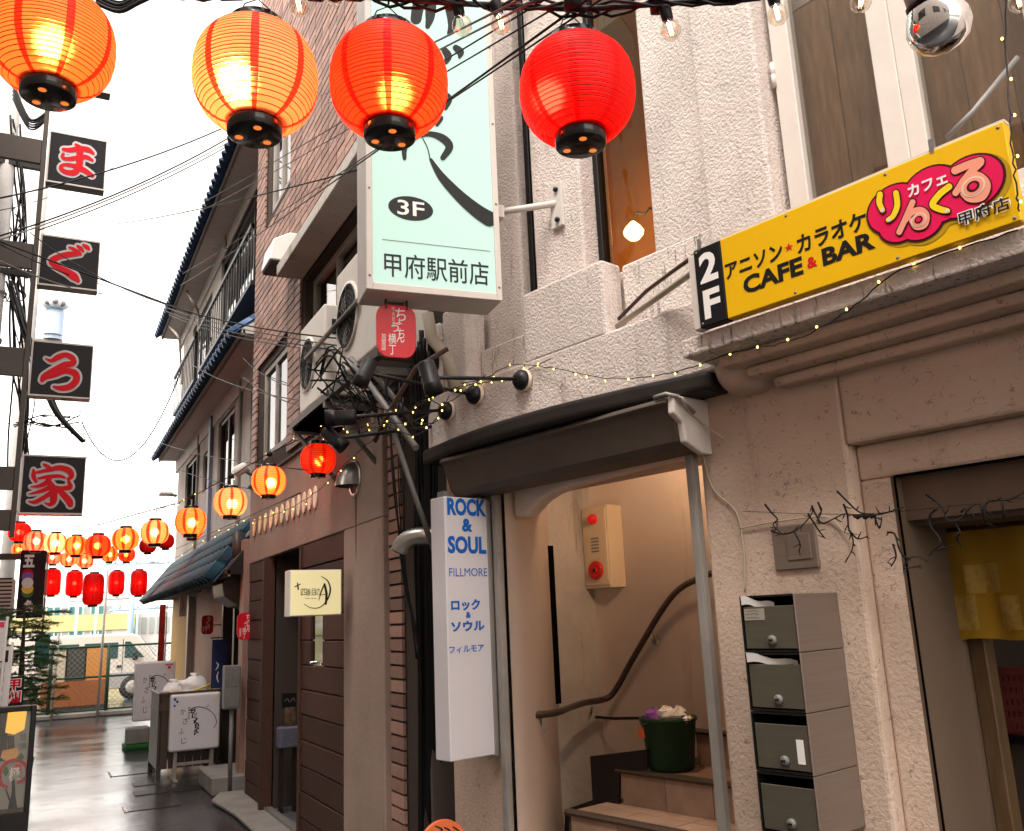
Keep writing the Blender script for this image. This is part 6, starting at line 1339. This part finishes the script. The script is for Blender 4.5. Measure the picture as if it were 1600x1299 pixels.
# ================================================================ fir tree
base = AF(11.0).pt(28, 1085); base.z = 0
tr_ = thing('fir_tree', 'small dark green fir with drooping needled branches at the left', 'tree', base)
ht = AF(11.0).uz(28, 945)[1]
MB().tube([base, base+Vector((.02, 0, ht*.5)), base+Vector((0, 0, ht))], [.045, .035, .008], 8).build('trunk', 'bark', tr_)
m = MB(); br = MB(); rg = random.Random(9)
for i in range(60):
    h = ht*(.42+.58*i/60)+rg.uniform(-.04, .04); L = (.46*(1-.3*i/60)+.05)*rg.uniform(.6, 1.25); a_ = i*2.4+rg.uniform(-.5, .5); dr = rg.uniform(.1, .5)
    d = Vector((math.cos(a_), math.sin(a_), 0)); p0 = base+Vector((0, 0, h)); bz = lambda t: Vector((0, 0, L*(.12*t-dr*t*t+.45*dr*t**3)))
    br.tube([p0+d*L*t+bz(t) for t in (0, .25, .5, .75, 1)], [.009, .007, .005, .003, .0015], 4)
    sd_ = Vector((-d.y, d.x, 0))
    tws = [(p0+d*L*t+bz(t), (d*.8+sd_*s*.75+Vector((0, 0, rg.uniform(-.25, .3)))).normalized(), L*.4*(1.15-t*.7)*rg.uniform(.6, 1.2)) for t in (.2, .35, .5, .62, .74, .86) for s in (-1, 1)]
    tws.append((p0+d*L*.55+bz(.55), (d+Vector((0, 0, -dr*.6))).normalized(), L*.45))
    for c, tw_, ln in tws:
        br.tube([c, c+tw_*ln], [.003, .001], 3); k9 = max(6, int(ln/.011))
        for k in range(k9):
            b0 = c+tw_*ln*k/k9
            for q in range(3):
                an = rg.uniform(0, 6.28); s1 = tw_.orthogonal().normalized(); s2 = tw_.cross(s1)
                nd = (tw_*.75+s1*math.cos(an)*.75+s2*math.sin(an)*.75).normalized()*rg.uniform(.026, .046); wv = tw_.cross(nd).normalized()*.003
                m.add([b0-wv, b0+wv, b0+nd], [(0, 1, 2)])
m.build('needles', 'needles', tr_); br.build('branches', 'bark', tr_)
MB().lathe([(0, 0), (.16, 0), (.2, .3), (.18, .3), (.17, .26), (0, .26)], base, n=18).build('pot', 'concrete', tr_)
MB().box(AF(11.6), base.x+.12, base.x+.27, 0, .02, 1.2, 1.55).build('teal_banner', pm('teal_cloth', (.12, .45, .4), .7, var=(6, .3)), None, 'teal cloth banner glimpsed behind the fir tree', 'banner')
# ================================================================ bucket in the stairwell
bu = WF.pt(1050, 1205, .72); bu.z = .785
k_ = thing('bucket', 'dark green bucket full of rubbish on the stair', 'bucket', bu)
MB().lathe([(0, .004), (.1, .0), (.105, .01), (.128, .215), (.136, .218), (.136, .232), (.126, .234), (.118, .2), (.1, .03), (0, .02)], bu, n=28).build('tub', 'bucket_green', k_)
MB().box(WF, *(lambda u: (u-.095, u-.05))((bu-WF.o).dot(WF.X)), .612, .618, .93, .975).build('label_sticker', 'plastic_orange', k_)
hd = [bu+WF.X*.13*math.cos(t)+Vector((0, 0, .222+.02*math.sin(t*2)))-WF.Y*.13*math.sin(t) for t in [i*.2618 for i in range(13)]]
MB().tube(hd, .004, 5).build('handle', 'galv', k_)
rub = thing('bucket_rubbish', 'crumpled wrappers and clear plastic heaped in the green bucket', 'rubbish', bu+Vector((0, 0, .2)))
for i, (x, y, s, mt) in enumerate(((1022, 1120, .05, 'plastic_purple'), (1043, 1117, .05, 'bag_white'), (1060, 1116, .045, 'plastic_white'), (1049, 1128, .03, 'plastic_orange'), (1072, 1121, .03, 'chrome'))):
    c = WF.pt(x, y, .7); m = MB(); rg = random.Random(i)
    m.lathe([(0, -1), (.7, -.7), (1, -.1), (.8, .5), (.4, .9), (0, 1)], (0, 0, 0), n=9, smooth=False)
    m.v = [c+Vector((v.x*rg.uniform(.7, 1.2), v.y*rg.uniform(.7, 1.2), v.z*.8*rg.uniform(.7, 1.2)))*s for v in m.v]; m.build('wrapper', mt, rub)
# ================================================================ shop: noren, crate, branch garland
nr = thing('noren_curtain', 'ochre cloth shop curtain with pale square prints', 'curtain', WF.w(2.8, .36, 1.25))
def cloth(u0, u1, z0, z1, dy, mat, name, par):
    m = MB(); nu, nz = 18, 8
    for j in range(nz+1):
        for i in range(nu+1):
            u = u0+(u1-u0)*i/nu; z = z0+(z1-z0)*j/nz; q = (1.715-z)/.4
            m.v.append(WF.w(u, .36+dy+.010*math.sin(u*34+1)*(.3+q)+.004*math.sin(u*71+z*9), z+(.004*math.sin(u*30) if j == 0 and dy == 0 else 0)))
    for j in range(nz):
        for i in range(nu): a_ = j*(nu+1)+i; m.f.append((a_, a_+1, a_+nu+2, a_+nu+1)); m.sm.append(True); m.mi.append(0)
    return m.build(name, mat, par)
na, nb = WF.uz(1452, 805, .36), WF.uz(1490, 1000, .36)
nz1, nz0 = 1.715, nb[1]+.0
cloth(na[0]-.0, 2.745, nz0, nz1, 0, 'noren_cloth', 'panel', nr); cloth(2.755, 3.1, nz0, nz1, 0, 'noren_cloth', 'panel', nr)
for (x0, y0, x1, y1) in ((1482, 930, 1525, 985), (1513, 880, 1557, 928), (1568, 930, 1592, 985)):
    p, q = WF.uz(x0, y1, .36), WF.uz(x1, y0, .36); cloth(p[0], q[0], p[1], q[1], -.002, 'noren_print', 'print', nr)
MB().tube([WF.w(2.3, .37, 1.72), WF.w(3.2, .37, 1.72)], .009, 8).build('rod', 'wood_post', nr)
a, b = WF.uz(1508, 1047, .75), WF.uz(1566, 1148, .75)
cr = thing('plastic_crate', 'pink slotted plastic crate inside the dim shop doorway', 'crate', WF.w((a[0]+b[0])/2, .9, b[1]))
m = MB(); cw, chh = b[0]-a[0]+.12, a[1]-b[1]
for k in range(6): m.box(WF, a[0]-.02, a[0]+cw, .75, .765, b[1]+k*chh/5.4, b[1]+k*chh/5.4+chh/10)
for k in range(12): m.box(WF, a[0]-.02+k*cw/11.5, a[0]-.02+k*cw/11.5+.014, .7505, .7655, b[1], a[1])
m.box(WF, a[0]-.03, a[0]+cw+.02, .74, .77, a[1]-.012, a[1]+.012); m.box(WF, a[0]-.02, a[0]-.005, .765, 1.1, b[1], a[1]); m.box(WF, a[0]-.02, a[0]+cw, 1.09, 1.1, b[1], a[1]); m.box(WF, a[0]-.02, a[0]+cw, .75, 1.1, b[1], b[1]+.01)
m.build('shell', 'crate_pink', cr)
m = MB(); m.box(WF, a[0]-.06, a[0]+cw+.05, .73, 1.15, b[1]-.025, b[1]-.001); sh = thing('crate_stand', 'dark stand under the pink crate', 'stand', WF.w(a[0]+.1, .9, 0)); m.build('top', 'plank_dark', sh)
for u in (a[0]-.05, a[0]+cw): MB().box(WF, u, u+.04, .74, .78, .02, b[1]-.025).build('leg', 'plank_dark', sh)
# garland of bare twigs
gl = thing('twig_garland', 'garland of bare black twigs strung over the mailboxes and shop doorway', 'garland', WF.pt(1340, 805, -.1))
rg = random.Random(21)
G = lambda x, y: WF.pt(x, y, -.1+rg.uniform(-.015, .015))
MB().tube([WF.pt(1160, 799, -.01), WF.pt(1250, 803, -.09), WF.pt(1340, 804, -.1), WF.pt(1400, 800, -.1), WF.pt(1500, 790, -.1), WF.pt(1600, 778, -.1)], .0012, 4).build('wire', 'cable_black', gl)
tw = [[(1195, 788), (1206, 802), (1215, 812), (1208, 820), (1222, 835)], [(1205, 830), (1225, 835), (1245, 828), (1262, 812), (1270, 800)], [(1268, 790), (1275, 805), (1285, 818), (1300, 812), (1320, 803), (1335, 806)], [(1318, 788), (1324, 805), (1326, 825), (1333, 845), (1330, 862), (1320, 880)], [(1308, 768), (1325, 785), (1342, 800), (1362, 804), (1376, 804)],
      [(1366, 806), (1374, 826), (1378, 808)], [(1326, 828), (1340, 842), (1356, 838)], [(1372, 804), (1390, 800), (1412, 793)], [(1386, 832), (1398, 835), (1406, 860), (1415, 872), (1432, 870), (1450, 877)], [(1446, 773), (1460, 782), (1472, 795), (1480, 812), (1492, 814), (1506, 806), (1518, 792), (1530, 788), (1542, 800)],
      [(1465, 795), (1453, 805), (1454, 822), (1466, 838), (1470, 850), (1460, 860), (1490, 853)], [(1490, 814), (1500, 832), (1496, 840), (1502, 855)], [(1536, 798), (1544, 784), (1562, 782), (1580, 780), (1600, 770)], [(1566, 784), (1568, 810)], [(1532, 790), (1540, 818)], [(1240, 830), (1250, 850), (1248, 862)], [(1262, 802), (1280, 830), (1290, 842)], [(1278, 785), (1283, 800), (1276, 815)], [(1518, 800), (1526, 822)], [(1502, 800), (1508, 794)],
      [(1395, 850), (1400, 870), (1392, 886)], [(1420, 872), (1412, 888), (1440, 884)]]
for t in tw:
    P = [G(*q) for q in t] if len(t) < 3 else [Vector(v) for v in crom([tuple(G(*q)) for q in t], 4)]
    n_ = len(P); MB().tube(P, [.0034-.0018*k/(n_-1) for k in range(n_)], 5).build('twig', 'twig', gl)
    for k in range(1, n_, 3):
        e = Vector((rg.uniform(-1, 1), rg.uniform(-1, 1), rg.uniform(-1, 1))).normalized()*rg.uniform(.012, .03)
        MB().tube([P[k], P[k]+e*.6, P[k]+e+Vector((0, 0, rg.uniform(-.006, .006)))], [.0022, .0018, .001], 4).build('twig', 'twig', gl)
for x, y in ((1340, 806), (1352, 806), (1362, 805)): MB().tube([G(x-8, y-2), G(x, y+2), G(x+8, y)], [.002, .009, .002], 6).build('leaf', 'twig', gl)
# loose cords on the wall
MB().tube([Vector(v) for v in crom([tuple(WF.pt(*q)) for q in ((1062, 620, -.2), (1078, 645, -.12), (1095, 660, -.06), (1130, 685, -.012))], 5)], .0035, 5).build('loose_cord', 'cable_beige', None, 'pale cord slanting from the shutter bracket to a wall hook', 'cord')
MB().tube([Vector(v) for v in crom([tuple(WF.pt(*q)) for q in ((1078, 640, -.1), (1092, 680, -.02), (1112, 760, -.01), (1150, 800, -.01), (1162, 860, -.008), (1164, 925, -.008))], 5)], .003, 5).build('loose_cord', 'cable_beige', None, 'pale cord running down the wall to the mailboxes', 'cord')
MB().tube([Vector(v) for v in crom([tuple(WF.pt(*q)) for q in ((1155, 826, -.01), (1215, 815, -.012), (1290, 808, -.012), (1318, 830, -.012), (1345, 835, -.05))], 5)], .003, 5).build('loose_cord', 'cable_beige', None, 'pale cord sagging above the square wall plate', 'cord')
# orange brush-lettered round board at the bottom edge
OF = AF(3.2); c = OF.uz(694, 1312)
ob = thing('orange_board', 'round orange board with black brush writing at the bottom picture edge', 'sign', OF.w(c[0], 0, c[1]-.1))
MB().prism(OF, [(c[0]+.09*math.cos(k*.1963), c[1]-.02+.085*math.sin(k*.1963)) for k in range(32)], 0, .02).build('disc', 'plastic_orange', ob)
strokes(OF, -.002, [[(680, 1291, 2), (690, 1296, 3), (686, 1305, 3)], [(694, 1293, 2), (702, 1298, 3), (700, 1308, 3)], [(708, 1292, 2), (716, 1298, 3)]], 'ink_black', ob, uz=lambda x, y: OF.uz(x, y))
MB().tube([OF.w(c[0], .03, 0), OF.w(c[0], .03, c[1])], .015).build('stand', 'dark_metal', ob); MB().box(OF, c[0]-.12, c[0]+.12, -.08, .14, 0, .02).build('foot', 'dark_metal', ob)

# small display just inside the dark doorway
DF = AF(7.7)
a, b = DF.uz(441, 1084), DF.uz(463, 1105)
ds = thing('doorway_display', 'small blackboard and framed picture on a cloth-covered stand in the dark doorway', 'display', DF.w((a[0]+b[0])/2, .1, 0))
MB().box(DF, a[0], b[0], .0, .015, b[1], a[1]).build('blackboard', 'sign_black', ds)
strokes(DF, -.001, [[(445, 1096, .8), (449, 1092, 1), (452, 1097, .8)], [(454, 1097, .8), (458, 1091, 1), (461, 1096, .8)]], 'ink_grey', ds, uz=lambda x, y: DF.uz(x, y))
c, d = DF.uz(445, 1106), DF.uz(461, 1136); MB().box(DF, c[0], d[0], -.01, .005, d[1], c[1]).build('picture', pm('photo_brown', (.2, .12, .08), .4, var=(14, .9)), ds)
e, f_ = DF.uz(434, 1137), DF.uz(466, 1150)
MB().box(DF, e[0], f_[0], -.08, .06, f_[1]-.08, e[1]).build('cloth', pm('cloth_grey', (.14, .14, .19), .9, var=(9, .4), bump=(12, .02)), ds, bevel=.01)
for u in (e[0]+.02, f_[0]-.04): MB().box(DF, u, u+.02, -.05, .03, .05, f_[1]-.08).build('leg', 'plank_dark', ds)
